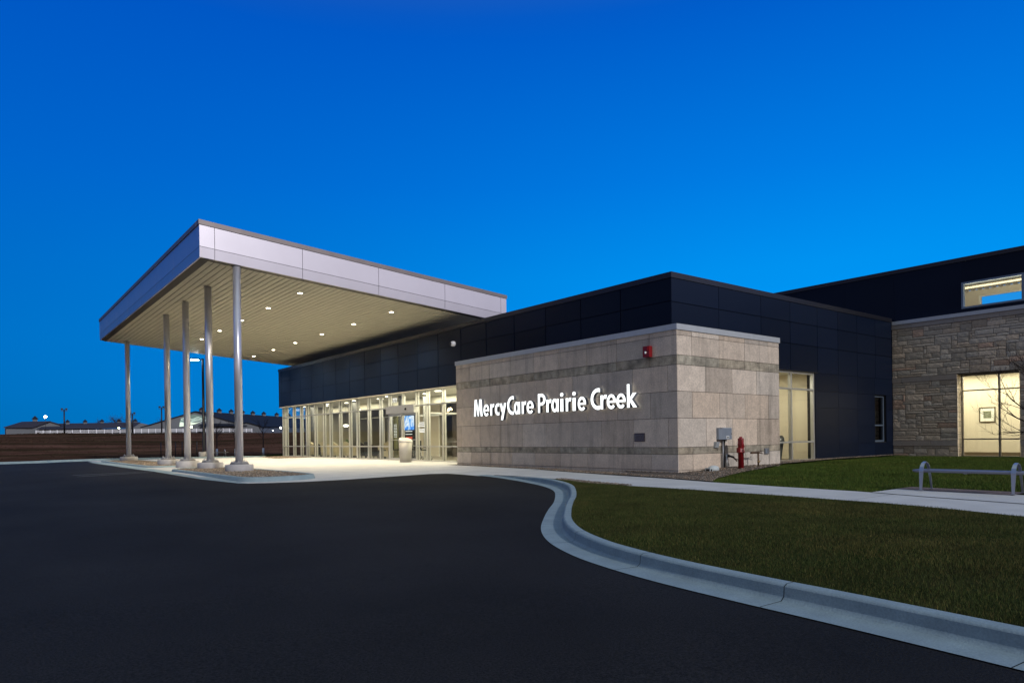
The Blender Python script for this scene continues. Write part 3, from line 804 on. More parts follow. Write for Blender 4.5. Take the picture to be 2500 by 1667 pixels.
mb = MB(); mb.use(DARK); mb.box(27.5, 13.2, .2, 29.5, 13.25, 3); mb.build('room_blind', None, bld)

# room behind the tall window
mb = MB(); mb.use(CREAM)
mb.box(19.5, 15.6, 0, 24.1, 15.7, 3.3); mb.box(24.0, YD+.3, 0, 24.1, 15.6, 3.3); mb.box(19.5, YD+.3, 0, 19.6, 15.6, 3.3)
mb.use(CEIL).box(19.5, YD+.3, 3.25, 24.1, 15.7, 3.33); mb.use(mat('brown_carpet', (.10, .075, .055), .95, var=.2, vscale=8)).box(19.5, YD+.16, .0, 24.1, 15.7, .12)
mb.use(mat('brown_baseboard', (.12, .085, .05), .7)).box(19.6, 15.57, .12, 24.0, 15.6, .24)
room1 = mb.build('waiting_room', None, bld)
mb = MB(); mb.use(PANEL).box(21.9, 14.2, 3.215, 22.9, 14.5, 3.245); cl = mb.build('ceiling_light', None, room1)
area_light(room1, (21.8, 14.1, 3.15), 2.5, 1.6, 80, (1, .93, .74))

# --- ashlar wing ------------------------------------------------------
mb = MB(); mb.use(MORTAR)
WY0, WY1, WZ0, WZ1 = 8.22, 10.24, .07, 3.22
mb.box(XR+.05, WY1, -.3, XR+.42, YD-.0, 5.40); mb.box(XR+.05, -10, -.3, XR+.42, WY0, 5.40)
mb.box(XR+.05, WY0, WZ1, XR+.42, WY1, 5.40); mb.box(XR+.05, WY0, -.3, XR+.42, WY1, WZ0-.02)
ash = mb.build('ashlar_wing', None, bld)
st = MB()
def stones(y0, y1, z0, z1, u=.098):
    ny = max(1, round((y1-y0)/u)); nz = max(1, round((z1-z0)/u)); uy = (y1-y0)/ny; uz = (z1-z0)/nz
    occ = [[False]*ny for _ in range(nz)]
    for r in range(nz):
        for c in range(ny):
            if occ[r][c]: continue
            h = random.choice([1, 1, 2, 2, 2, 3]); w_ = random.choice([3, 4, 5, 6, 7] if h > 1 else [4, 6, 8, 9])
            h = min(h, nz-r); 
            if c+w_ > ny: w_ = ny-c
            if ny-(c+w_) in (1,): w_ = min(w_+1, ny-c)
            k = 0
            while k < w_ and not occ[r][c+k]: k += 1
            w_ = k; hh = 1
            while hh < h and all(not occ[r+hh][c+q] for q in range(w_)): hh += 1
            for a in range(hh):
                for q in range(w_): occ[r+a][c+q] = True
            ya, yb = y0+c*uy+.007, y0+(c+w_)*uy-.007; za, zb_ = z0+r*uz+.007, z0+(r+hh)*uz-.007
            st.use(ASHLAR); g = random.choice([.72, .85, .95, 1.0, 1.1, 1.2]); t_ = random.uniform(-.05, .06); st.tone = (g*(1+t_), g, g*(1-t_))
            if random.random() < .06: st.tone = (g*1.12, g*.92, g*.85)
            # rock faced block: front split into grid and pushed out unevenly
            nu, nv_ = max(2, int((yb-ya)/.09)), max(2, int((zb_-za)/.06)); base = len(st.v)
            for j in range(nv_+1):
                for i in range(nu+1):
                    e = (i in (0, nu)) or (j in (0, nv_))
                    d = .015 if e else random.uniform(.017, .024)
                    st.v.append((XR+.045-d, ya+(yb-ya)*i/nu, za+(zb_-za)*j/nv_))
            for j in range(nv_):
                for i in range(nu):
                    q = base+j*(nu+1)+i; st.face([q, q+nu+1, q+nu+2, q+1])
            # edges back to mortar
            b2 = len(st.v)
            for (yy, zz_) in ((ya, za), (yb, za), (yb, zb_), (ya, zb_)): st.v += [(XR+.033, yy, zz_), (XR+.06, yy, zz_)]
            for i in range(4):
                j = (i+1) % 4; st.face([b2+2*i, b2+2*i+1, b2+2*j+1, b2+2*j])
def smooth_band(y0, y1, z0, z1, L_=1.3, pr=.0, ph=.35):
    y = y1; k = 0
    while y > y0+.01:
        a = max(y0, y-(ph if k == 0 else L_)); st.use(ASHLAR_S); st.tone = tn(.07)
        st.box(XR+pr, a+.004, z0+.004, XR+.06, y-.004, z1-.004); y = a; k += 1
YA = YD-.001
stones(WY1, YA, -.1, .51); smooth_band(WY1, YA, .51, .72, 1.05, .006); stones(WY1, YA, .72, 3.05); smooth_band(WY1, YA, 3.05, 3.25, 1.05, .006)
stones(4.0, YA, 3.25, 5.22); smooth_band(-10, YA, 5.22, 5.40, 1.5, -.0, .75)
stones(4.0, WY0, -.1, .51); smooth_band(4.0, WY0, .51, .72, 1.2, .006); stones(4.0, WY0, .72, 3.25)
st.build('ashlar_stones', None, ash)
st2 = MB(); st = MB()   # jamb returns of the window opening
z = -.1
while z < 3.22:
    h = random.choice([.085, .12, .17, .2]); h = min(h, 3.22-z)
    c = random.uniform(.1, .3)
    for a, b in ((XR+.02, XR+c), (XR+c+.008, XR+.36)):
        st.use(ASHLAR); st.tone = tn(.15); st.box(a, WY1-.02, z+.005, b, WY1+.0, z+h-.005); st2.use(ASHLAR); st2.tone = tn(.15); st2.box(a, WY0, z+.005, b, WY0+.02, z+h-.005)
    z += h
st.build('jamb_stones', None, ash); st2.build('jamb_stones', None, ash)
mb = MB(); mb.use(COPING); mb.box(XR-.03, -10, 5.403, XR+.2, YD-.022, 5.545); mb.build('coping', None, ash)
# window
def window_x(name, xp, y0, y1, z0, z1, vm, hz, m_fr, m_gl, parent, dep=.12, w=.03):
    mb = MB(); mb.use(m_fr)
    mb.box(xp, y0, z0, xp+dep, y0+2*w, z1); mb.box(xp, y1-2*w, z0, xp+dep, y1, z1)
    mb.box(xp, y0+2*w, z0, xp+dep, y1-2*w, z0+2*w); mb.box(xp, y0+2*w, z1-2*w, xp+dep, y1-2*w, z1)
    for v in vm: mb.box(xp+.003, v-w, z0+2*w, xp+dep-.003, v+w, z1-2*w)
    cx = [y0+2*w]+[q for v in vm for q in (v-w, v+w)]+[y1-2*w]
    for z in hz:
        for i in range(0, len(cx), 2): mb.box(xp+.006, cx[i], z-w*.8, xp+dep-.006, cx[i+1], z+w*.8)
    o = mb.build(name, None, parent)
    g = MB(); g.use(m_gl); x = xp+dep*.5; g.quad((x, y0+w, z0+w), (x, y1-w, z0+w), (x, y1-w, z1-w), (x, y0+w, z1-w)); g.build('pane', None, o); return o
BRZ = mat('bronze_window_frame', (.22, .20, .18), .45, .5)
window_x('lounge_window', XR+.37, WY0+.0, WY1-.022, WZ0, WZ1, (8.97,), (.76, 2.61), BRZ, GLASS, bld, .10)
mb = MB(); mb.use(CREAM)
mb.box(32.2, 4, 0, 32.3, 14, 3.5); mb.box(XR+.43, 13.0, 0, 32.2, 13.1, 3.5); mb.box(XR+.43, 4.5, 0, 32.2, 4.6, 3.5)
mb.use(CEIL).box(XR+.43, 4.5, 3.45, 32.3, 13.1, 3.55); mb.use(MATS['brown_carpet']).box(XR+.43, 4.5, -.05, 32.3, 13.1, .08)
mb.use(MATS['brown_baseboard']).box(32.17, 4.6, .08, 32.2, 13, .21)
mb.use(mat('switch_plate', (.30, .22, .15), .5)).box(32.18, 8.70, .50, 32.2, 8.78, .64)
room2 = mb.build('lounge', None, bld)
area_light(room2, (31.0, 9.0, 3.35), 1.6, 6.5, 330, (1, .92, .70))

# --- tall dark volume behind the ashlar wing ------------------------------
XH = XR+.12
mb = MB(); mb.use(NAVY)
UY0, UY1, UZ0, UZ1 = 8.09, 10.07, 5.70, 6.70
hv = MB(); hv.use(NAVY)
def hb(y0, y1, z0, z1): hv.tone = tn(.1, .03); hv.box(XH, y0, z0, XH+.25, y1, z1)
hb(UY1, 12.5, 5.41, 7.5); hb(12.504, 14.5, 5.41, 7.5)
for k in range(6): hb(14.504+k*2.2, 14.5+(k+1)*2.2-.0, 4.5, 7.5)
hb(-10, UY0, 5.41, 7.5); hb(UY0+.001, UY1-.001, 5.41, UZ0); hb(UY0+.001, UY1-.001, UZ1, 7.5)
hv.use(ROOFM).box(XH+.25, -10, 7.35, 35.15, 27.7, 7.45); hv.use(DARK).box(XH+.25, 27.4, 4.5, 35.15, 27.7, 7.5); hv.box(35.05, -10, 0, 35.15, 27.7, 4.99); hv.box(35.05, 16.6, 4.99, 35.15, 27.4, 7.34)
tall = hv.build('tall_clad_volume', None, bld)
mb = MB(); mb.use(NAVYCAP).box(XH-.03, -10, 7.503, XH+.35, 27.7, 7.66); mb.build('parapet_cap', None, tall)
UF = mat('blue_grey_window_frame', (.16, .22, .30), .4, .4)
window_x('clerestory_window', XH-.03, UY0, UY1, UZ0, UZ1, (), (), UF, GLASS, bld, .16, .035)
mb = MB(); mb.use(CREAM)
XB = 35.0
# back wall with a high window looking out to the sky
mb.box(XB, 11.2, 5.2, XB+.15, 16.5, 7.3); mb.box(XB, 4, 5.2, XB+.15, 11.2, 6.45) if False else None
mb.box(XB, 2, 7.02, XB+.15, 11.2, 7.3); mb.box(XB, 2, 5.0, XB+.15, 11.2, 5.75)
mb.box(XH+.26, 16.5, 5.2, XB, 16.6, 7.3); mb.box(XH+.26, 2, 5.2, XB, 2.1, 7.3)
DECK = mat('corrugated_deck', (.42, .40, .33), .6, .1)
mb.use(DECK)
k = 0; y = 2.2
while y < 16.4:   # trapezoid ribs of the metal deck
    mb.extr([(XH+.26, y, 7.34), (XH+.26, y+.05, 7.26), (XH+.26, y+.13, 7.26), (XH+.26, y+.18, 7.34)], (XB-XH-.26, 0, 0)); y += .26
mb.use(mat('grey_beam', (.22, .22, .19), .6)).box(32.2, 2.1, 6.98, 32.45, 16.5, 7.25)
mb.use(CREAM).box(32.15, 2.1, 7.25, 32.5, 16.5, 7.27); mb.box(32.15, 2.1, 6.95, 32.5, 16.5, 6.978)
mb.use(MATS['brown_carpet']).box(XH+.26, 2.1, 5.0, XB, 16.5, 5.05)
room3 = mb.build('clerestory_room', None, bld)
mb = MB(); mb.use(WHITEP).box(XB-.04, 11.12, 5.75, XB+.1, 11.2, 7.02); mb.box(XB-.04, 8.9, 6.97, XB+.1, 11.12, 7.02); mb.build('inner_window_frame', None, room3)
area_light(room3, (31.5, 9.0, 5.6), 1.5, 6, 230, (1, .92, .72)).rotation_euler = (PI, 0, 0)

# ================================================================== LOBBY INTERIOR
lob = MB(); lob.use(FLOORM).box(XG-.02, YE, -.1, 23.2, 44.18, .07)
lob.use(CEIL).box(XG+.121, YE, 3.26, 23.2, 44.4, 3.36)
lob.use(OLIVE).box(23.0, YE, .07, 23.2, 44.18, 3.26); lob.box(17.4, 44.19, -.1, 23.2, 44.4, 3.26)
lob.use(WHITEP).box(17.9, YE+.3, .07, 18.05, 26.6, 3.26)                # white wall by the entrance
lob.box(18.05, 26.45, .07, 20.6, 26.6, 3.26)
lob.use(mat('dark_wood_wall', (.075, .055, .035), .5, var=.3, vscale=1)).box(20.6, 27.6, .07, 20.75, 31.6, 3.26)
lob.use(CREAM).box(21.0, 33.5, .07, 21.15, 38.0, 3.26)
lob.use(mat('ceiling_bulkhead', (.50, .48, .40), .8)).box(18.6, YE+.3, 2.85, 19.2, 44.1, 3.26)
lobby = lob.build('lobby', None, bld)
for y in (42.4, 36.4, 30.9, 25.2):
    MB().use(mat('grey_interior_column', (.16, .16, .15), .6)).lathe([(.16, .07), (.16, 3.26)], (17.1, y, 0), 20).build('round_column', None, lobby)
mb = MB(); mb.use(PANEL)
pos = [(16.9, 43.2), (17.6, 41.6), (16.8, 39.6), (19.8, 41.0), (17.3, 37.7), (16.7, 35.6), (19.6, 37.5), (17.2, 33.4), (16.7, 31.5), (19.4, 33.5), (17.3, 28.8), (16.8, 26.9), (19.6, 29.6), (17.1, 24.3), (16.8, 23.1)]
for x, y in pos: MB().use(PANEL).lathe([(.17, 3.225), (.17, 3.262)], (x, y, 0), 14).build('ceiling_light', None, lobby)
for y in (40.5, 36.0, 31.5): MB().use(PANEL).box(20.2, y, 3.22, 20.35, y+2.6, 3.262).build('ceiling_light', None, lobby)
for y, pw in ((42, 110), (37.5, 130), (33, 115), (28.6, 190), (24.4, 190)):
    area_light(lobby, (17.6 if y > 26 else 17.0, y, 3.18), 1.6, 3.2, pw, (1, .91, .68))
# inner vestibule screen
mb = MB(); mb.use(ALU)
for y in (27.0, 28.4, 30.0): mb.box(17.95, y-.03, .07, 18.03, y+.03, 3.26)
mb.box(17.95, 27.03, 2.2, 18.03, 29.97, 2.27); mb.box(17.95, 27.03, .9, 18.03, 28.37, .93)
for x in (16.8, 17.9): mb.box(x-.03, 30.02, .07, x+.03, 30.08, 3.26)
mb.box(XG+.12, 30.03, 2.2, 17.95, 30.07, 2.26); mb.box(XG+.12, 26.75, 2.2, 17.9, 26.8, 2.26)
mb.build('vestibule_frame', None, lobby)
mb = MB(); mb.use(WHITEP)
for y in (43.3, 41.0, 38.7, 36.4, 34.1, 31.8): mb.box(22.8, y-.03, .07, 22.86, y+.03, 2.5)
mb.box(22.8, 31.8, 2.42, 22.86, 43.3, 2.5)
mb.build('rear_window_frame', None, lobby)
mb = MB(); mb.use(WHITEP)
for y in (43.2, 41.9, 40.1, 38.4, 36.9, 35.2, 33.6, 32.0): mb.box(20.0, y-.02, .07, 20.04, y+.02, 2.42)
mb.box(20.0, 31.98, 2.42, 20.04, 43.22, 2.47)
mb.build('inner_bar_frame', None, lobby)  # pale upright bars and a top rail behind the lobby glass

# lobby furniture ----------------------------------------------------------
TAN = mat('tan_vinyl', (.48, .42, .29), .6, var=.08); CHAR = mat('charcoal_fabric', (.035, .035, .04), .9, var=.2, vscale=20)
def armchair_mesh(m_out, m_in):
    s_ = MB(); s_.use(m_in); s_.box(-.26, -.27, .32, .24, .27, .46)
    o_ = MB(); o_.use(m_out)
    n = 14; prof = []
    for i in range(n+1):
        t = -.72*PI+1.44*PI*i/n; c, s = math.cos(t), math.sin(t); top = .62+.28*max(0, math.cos(t))**.8
        prof.append(((.36*c, .36*s), (.29*c, .29*s), top))
    for i in range(n):
        (a, a2, ta), (b, b2, tb) = prof[i], prof[i+1]
        o_.hexa([(*a, .12), (*b, .12), (*b2, .12), (*a2, .12), (a[0]*1.1, a[1]*1.1, ta), (b[0]*1.1, b[1]*1.1, tb), (b2[0]*1.05, b2[1]*1.05, tb), (a2[0]*1.05, a2[1]*1.05, ta)])
    l_ = []
    for sx_, sy_ in ((.24, .24), (.24, -.24), (-.24, .24), (-.24, -.24)):
        q = MB(); q.use(BLACK).box(sx_-.02, sy_-.02, 0, sx_+.02, sy_+.02, .32); l_.append(q)
    return s_, o_, l_
def armchair(loc, rz, m1, m2, label):
    t = thing('armchair', label, 'armchair', (0, 0, 0), 'armchairs behind the lobby glass')
    s_, o_, l_ = armchair_mesh(m1, m2)
    s_.build('seat', None, t); o_.build('backrest', None, t)
    for q in l_: q.build('leg', None, t)
    t.location = loc; t.rotation_euler = (0, 0, rz); return t
def copytree(src, loc, rz, label):
    c = src.copy(); COL.objects.link(c); c.location = loc; c.rotation_euler = (0, 0, rz); c['label'] = label
    for ch in src.children:
        d = ch.copy(); COL.objects.link(d); d.parent = c
    return c
ac = armchair((16.75, 41.0, .07), 2.6, TAN, CHAR, 'tan armchair nearest the far end of the lobby glass')
copytree(ac, (16.65, 39.2, .07), 3.4, 'tan armchair behind the lobby glass beside the dark tub chair')
copytree(ac, (16.7, 37.6, .07), 2.8, 'tan armchair just left of the small potted plant in the lobby')
copytree(ac, (16.7, 36.1, .07), 3.3, 'tan armchair just right of the small potted plant in the lobby')
dc = armchair((16.8, 34.6, .07), 3.1, CHAR, CHAR, 'charcoal armchair behind the lobby glass, left one of the dark pair')
copytree(dc, (16.8, 33.7, .07), 3.1, 'charcoal armchair behind the lobby glass, right one of the dark pair')
copytree(ac, (16.9, 32.3, .07), .3, 'tan armchair with its back to the glass nearest the entrance door')
copytree(dc, (16.6, 40.1, .07), 3.0, 'dark tub chair between two tan armchairs at the left end of the lobby')
mb = MB(); t = thing('side_table', 'low pale side table with a plant among the lobby armchairs', 'table', (16.9, 36.9, .07))
MB().use(WHITEP).box(16.7, 36.65, .60, 17.1, 37.15, .64).build('table_top', None, t)
MB().use(BLACK).lathe([(.03, .08), (.03, .60)], (16.9, 36.9, 0), 8).build('leg', None, t); MB().use(BLACK).lathe([(.18, .07), (.18, .09)], (16.9, 36.9, 0), 16).build('base', None, t)
pl_ = thing('potted_plant', 'small leafy plant in a pot on the lobby side table', 'plant', (16.9, 36.9, .64))
MB().use(mat('white_pot', (.6, .6, .55), .4)).lathe([(.06, .64), (.09, .80)], (16.9, 36.9, 0), 12).build('pot', None, pl_)
mb = MB(); mb.use(mat('plant_leaf', (.05, .10, .03), .6, var=.4, vscale=20))
for i in range(160):
    a = random.uniform(0, 2*PI); r = random.uniform(.0, .17); z = .82+random.uniform(0, .28); c = Vector((16.9+r*math.cos(a), 36.9+r*math.sin(a), z)); d = Vector((random.uniform(-1, 1), random.uniform(-1, 1), random.uniform(-.3, 1))).normalized()*.06; e = d.orthogonal().normalized()*.02
    mb.quad(c-e, c+e, c+d)
mb.build('foliage', None, pl_)
sf_ = thing('sofa', 'pale curved sofa behind the glass just left of the entrance', 'sofa', (16.9, 31.4, .07))
MB().use(TAN).box(16.6, 30.9, .2, 17.3, 32.0, .48).build('seat', None, sf_); MB().use(TAN).box(17.2, 30.9, .48, 17.35, 32.0, .95).build('backrest', None, sf_)
for y in (30.95, 31.95):
    for x in (16.65, 17.25): MB().use(BLACK).box(x-.02, y-.02, .07, x+.02, y+.02, .2).build('leg', None, sf_)

# digital screen kiosk inside the entrance
k = thing('information_screen', 'tall black information display with a glowing blue picture inside the entrance door', 'screen', (16.75, 29.4, .07))
MB().use(BLACK).box(16.70, 28.88, .07, 16.80, 29.99, 2.27).build('housing', None, k)
def screen_mat():
    m = bpy.data.materials.new('blue_screen_picture'); m.use_nodes = True; n = m.node_tree.nodes; l = m.node_tree.links; n.remove(n['Principled BSDF'])
    g = n.new('ShaderNodeNewGeometry'); q = n.new('ShaderNodeTexNoise'); q.inputs['Scale'].default_value = 2.6; q.inputs['Detail'].default_value = 2; q.inputs['Distortion'].default_value = 1.2; l.new(g.outputs['Position'], q.inputs[0])
    r = n.new('ShaderNodeValToRGB'); e = r.color_ramp.elements; e[0].position = .35; e[0].color = (.05, .22, .85, 1); e[1].position = .62; e[1].color = (.85, .93, 1, 1); c = e.new(.48); c.color = (.18, .48, .95, 1)
    l.new(q.outputs[0], r.inputs[0]); em = n.new('ShaderNodeEmission'); em.inputs[1].default_value = 1.15; l.new(r.outputs[0], em.inputs[0]); l.new(em.outputs[0], n['Material Output'].inputs[0]); return m
MB().use(screen_mat()).box(16.68, 28.96, 1.515, 16.698, 29.91, 2.20).build('display', None, k)
mb = MB(); mb.use(NUMW); mb.box(16.69, 29.15, 1.43, 16.698, 29.8, 1.46); mb.box(16.69, 29.15, 1.29, 16.698, 29.8, 1.315); mb.use(emis('red_notice', (.9, .16, .10), .8)).box(16.69, 29.15, 1.06, 16.698, 29.75, 1.18); mb.build('notices', None, k)

# wheelchairs
def wheelchair(loc, rz, label):
    t = thing('wheelchair', label, 'wheelchair', (0, 0, 0), 'wheelchairs inside the entrance')
    for y in (-.28, .28):
        w = MB(); w.use(BLACK)
        w.tube([(.30*math.cos(a), y, .30+.30*math.sin(a)) for a in [2*PI*i/24 for i in range(25)]], .014, 6, caps=False)
        w.use(ALU)
        for i in range(6): a = PI*i/6; w.tube([(.29*math.cos(a), y, .30+.29*math.sin(a)), (-.29*math.cos(a), y, .30-.29*math.sin(a))], .003, 4)
        w.build('wheel', None, t)
        w = MB(); w.use(BLACK).tube([(.42+.09*math.cos(a), y, .10+.09*math.sin(a)) for a in [2*PI*i/12 for i in range(13)]], .012, 6, caps=False); w.build('caster', None, t)
    MB().use(CHAR).box(-.18, -.24, .46, .28, .24, .50).build('seat', None, t); MB().use(CHAR).box(-.22, -.24, .50, -.18, .24, .92).build('backrest', None, t)
    f = MB(); f.use(ALU)
    for y in (-.26, .26): f.tube([(-.34, y, .95), (-.22, y, .92), (-.20, y, .2)], .012, 8); f.tube([(-.2, y, .68), (.2, y, .68), (.28, y, .48), (.42, y, .2), (.55, y, .1)], .012, 8)
    f.build('frame', None, t); t.location = loc; t.rotation_euler = (0, 0, rz); return t
wheelchair((16.45, 28.0, .07), -PI/2+.2, 'black wheelchair parked right behind the bin inside the entrance')
wheelchair((16.55, 30.6, .07), -PI/2-.3, 'dark wheelchair parked just left of the sliding door')
ft = thing('directory_sign', 'tall olive floor directory with rows of small white lettering left of the door', 'sign', (16.6, 31.0, .07))
MB().use(mat('olive_board', (.20, .20, .09), .6)).box(16.55, 30.35, .07, 16.6, 30.75, 2.2).build('board', None, ft)
mb = MB(); mb.use(NUMW)
for i in range(9):
    for c in range(2): mb.box(16.54, 30.40+c*.17, 1.78-i*.075, 16.549, 30.40+c*.17+.12, 1.80-i*.075)
mb.build('lettering', None, ft)
mb = MB(); mb.use(NUMW)   # door decal lettering, too small to read in the picture
for z0, w_ in ((1.78, .5), (1.70, .58), (1.62, .62), (1.48, .5), (1.42, .5), (1.36, .46)): mb.box(XG+.02, 26.62-.0, z0, XG+.028, 26.62+w_*.9, z0+.028)
mb.build('glass_lettering', None, sf)
wa = thing('wall_art', 'dark line drawing of letters on the white wall right of the door', 'artwork', (17.88, 24.9, 1.3))
mb = MB(); mb.use(CHAR)
for r_ in range(2):
    for i in range(7):
        y = 24.35+i*.17; z = 1.05+r_*.3; mb.tube([(17.885, y, z), (17.885, y+.05, z+.2+random.uniform(-.05, .04)), (17.885, y+.1, z+.02), (17.885, y+.04, z+.1)], .012, 5)
mb.build('lines', None, wa)
# pendant clusters seen through the glass
for (x, y, z, lab) in ((17.0, 26.3, 2.35, 'warm glowing glass pendant cluster right of the entrance door'), (18.2, 38.3, 2.85, 'warm glowing pendant in the middle of the lobby ceiling'), (18.0, 39.5, 1.95, 'bright oval pendant hanging low in the far half of the lobby')):
    t = thing('pendant_lamp', lab, 'lamp', (x, y, 3.26), 'pendants in the lobby')
    m = MB(); m.use(emis('amber_bulb', (1, .72, .36), 9)) 
    if z < 2: m.use(emis('pale_bulb', (1, .95, .75), 6)); m.ball((x, y, z), .17, 14, 8, .45)
    else:
        for i in range(7): MB().use(MATS['amber_bulb']).ball((x+random.uniform(-.12, .12), y+random.uniform(-.14, .14), z+random.uniform(-.1, .1)), .035, 8, 6).build('bulb', None, t)
    if z < 2: m.build('bulb', None, t); MB().use(BLACK).tube([(x, y, 3.26), (x, y, z)], .006, 5).build('cord', None, t)
# ================================================================== ENTRANCE CANOPY
X0, X1, Y0, Y1 = 5.89, 18.48, 23.90, 46.40
SL = 0.0770
def zt(x): return 8.30-SL*(x-X0)*1.04      # top
def zp(x): return 8.145-SL*(x-X0)*1.03
def zg_(x): return 7.43-SL*(x-X0)
def zb(x): return 7.085-SL*(x-X0)
can = thing('entrance_canopy', 'large sloping silver entrance canopy on round steel columns with lit tan soffit', 'canopy', (7.1, 24.08, 0))
mb = MB(); mb.use(FASCIA)
gp = .007
# front fascia (faces -Y) : upper panels, then lower panels leaning in
JF = [X0, 6.36, 9.33, 12.32, 15.31, 18.18, X1]
for i in range(len(JF)-1):
    a, b = JF[i]+(gp if i else 0), JF[i+1]-(gp if i < len(JF)-2 else 0)
    mb.hexa([(a, Y0, zg_(a)+gp), (b, Y0, zg_(b)+gp), (b, Y0+.03, zg_(b)+gp), (a, Y0+.03, zg_(a)+gp), (a, Y0, zp(a)-gp), (b, Y0, zp(b)-gp), (b, Y0+.03, zp(b)-gp), (a, Y0+.03, zp(a)-gp)])
    mb.hexa([(a, Y0+.02, zb(a)), (b, Y0+.02, zb(b)), (b, Y0+.085, zb(b)), (a, Y0+.085, zb(a)), (a, Y0, zg_(a)-gp), (b, Y0, zg_(b)-gp), (b, Y0+.03, zg_(b)-gp), (a, Y0+.03, zg_(a)-gp)])
# left fascia (faces -X)
ly = [Y0+.031]+[Y0+.5+3.2*i for i in range(1, 7)]+[Y1]
for i in range(len(ly)-1):
    a, b = ly[i]+(gp if i else 0), ly[i+1]-gp
    zpp, zgg, zbb = zp(X0), zg_(X0), zb(X0)
    mb.box(X0, a, zgg+gp, X0+.03, b, zpp-gp)
    mb.hexa([(X0+.015, a+.03*(i == 0), zbb), (X0+.07, a+.03*(i == 0), zbb), (X0+.07, b, zbb), (X0+.015, b, zbb), (X0, a, zgg-gp), (X0+.03, a, zgg-gp), (X0+.03, b, zgg-gp), (X0, b, zgg-gp)])
# far and right fascia
mb.hexa([(X0+.03, Y1-.03, zb(X0)), (X1, Y1-.03, zb(X1)), (X1, Y1, zb(X1)), (X0+.03, Y1, zb(X0)), (X0+.03, Y1-.03, zp(X0)), (X1, Y1-.03, zp(X1)), (X1, Y1, zp(X1)), (X0+.03, Y1, zp(X0))])
mb.box(X1-.03, Y0+.1, zb(X1), X1, Y1-.03, zp(X1)-.02)
mb.build('fascia', None, can)
mb = MB(); mb.use(CAPM)
for a, b in zip([X0-.03, 7.3, 10.79, 14.16, 17.2], [7.3, 10.79, 14.16, 17.2, X1+.03]):
    a += .003; mb.hexa([(a, Y0-.03, zp(a)), (b, Y0-.03, zp(b)), (b, Y0+.3, zp(b)), (a, Y0+.3, zp(a)), (a, Y0-.03, zt(a)), (b, Y0-.03, zt(b)), (b, Y0+.3, zt(b)), (a, Y0+.3, zt(a))])
mb.box(X0-.03, Y0+.301, zp(X0), X0+.3, Y1+.03, zt(X0)-.004)
mb.use(ROOFM); mb.hexa([(X0+.3, Y0+.3, zp(X0)-.1), (X1, Y0+.3, zp(X1)-.1), (X1, Y1, zp(X1)-.1), (X0+.3, Y1, zp(X0)-.1), (X0+.3, Y0+.3, zp(X0)), (X1, Y0+.3, zp(X1)), (X1, Y1, zp(X1)), (X0+.3, Y1, zp(X0))])
mb.build('roof_cap', None, can)
mb = MB(); mb.use(mat('dark_soffit_trim', (.10, .09, .075), .5, .4))
def zs(x): return 7.045-SL*(x-5.85)+.0   # soffit plane
mb.hexa([(X0+.07, Y0+.09, zb(X0)+.0), (6.19, Y0+.09, zs(6.19)-.0), (6.19, Y1-.03, zs(6.19)), (X0+.07, Y1-.03, zb(X0)), (X0+.07, Y0+.09, zb(X0)+.05), (6.19, Y0+.09, zs(6.19)+.05), (6.19, Y1-.03, zs(6.19)+.05), (X0+.07, Y1-.03, zb(X0)+.05)])
mb.hexa([(6.191, Y0+.09, zb(6.19)-.0), (X1-.03, Y0+.09, zb(X1)), (X1-.03, Y0+.22, zs(X1)), (6.191, Y0+.22, zs(6.19)), (6.191, Y0+.09, zb(6.19)+.06), (X1-.03, Y0+.09, zb(X1)+.06), (X1-.03, Y0+.22, zs(X1)+.06), (6.191, Y0+.22, zs(6.19)+.06)])
mb.build('soffit_trim', None, can)
mb = MB(); mb.use(SOFFIT); x = 6.192
while x < X1-.1:
    b = min(x+.192, X1-.04)
    mb.hexa([(x, Y0+.222, zs(x)+.012), (b, Y0+.222, zs(b)+.012), (b, Y1-.035, zs(b)+.012), (x, Y1-.035, zs(x)+.012), (x, Y0+.222, zs(x)+.03), (b, Y0+.222, zs(b)+.03), (b, Y1-.035, zs(b)+.03), (x, Y1-.035, zs(x)+.03)]); x += .219
mb.use(GROOVE); mb.hexa([(6.2, Y0+.23, zs(6.2)+.035), (X1-.05, Y0+.23, zs(X1)+.035), (X1-.05, Y1-.04, zs(X1)+.035), (6.2, Y1-.04, zs(6.2)+.035), (6.2, Y0+.23, zs(6.2)+.06), (X1-.05, Y0+.23, zs(X1)+.06), (X1-.05, Y1-.04, zs(X1)+.06), (6.2, Y1-.04, zs(6.2)+.06)])
mb.build('soffit', None, can)
# recessed downlights
spot = bpy.data.lights.new('downlight', 'SPOT'); spot.energy = 820; spot.color = (1.0, .84, .56); spot.spot_size = math.radians(128); spot.spot_blend = .75; spot.shadow_soft_size = .08
ys1 = [25.9, 29.56, 33.25, 36.9, 40.4, 44.0]
for xx, off in ((10.0, 0), (13.98, .12)):
    for y in ys1:
        z = zs(xx)
        m = MB(); m.use(LAMPW).lathe([(.085, -.006), (.085, .002)], (xx, y+off, z+.006), 16)
        m.use(COPING).lathe([(.115, -.002), (.115, .006)], (xx, y+off, z+.004), 16)
        d = m.build('downlight', None, can)
        attach_light(spot, d, (xx, y+off, z-.03))
# roof top bracket lights on the lobby parapet
for y in (24.7, 33.4, 29.0): pass
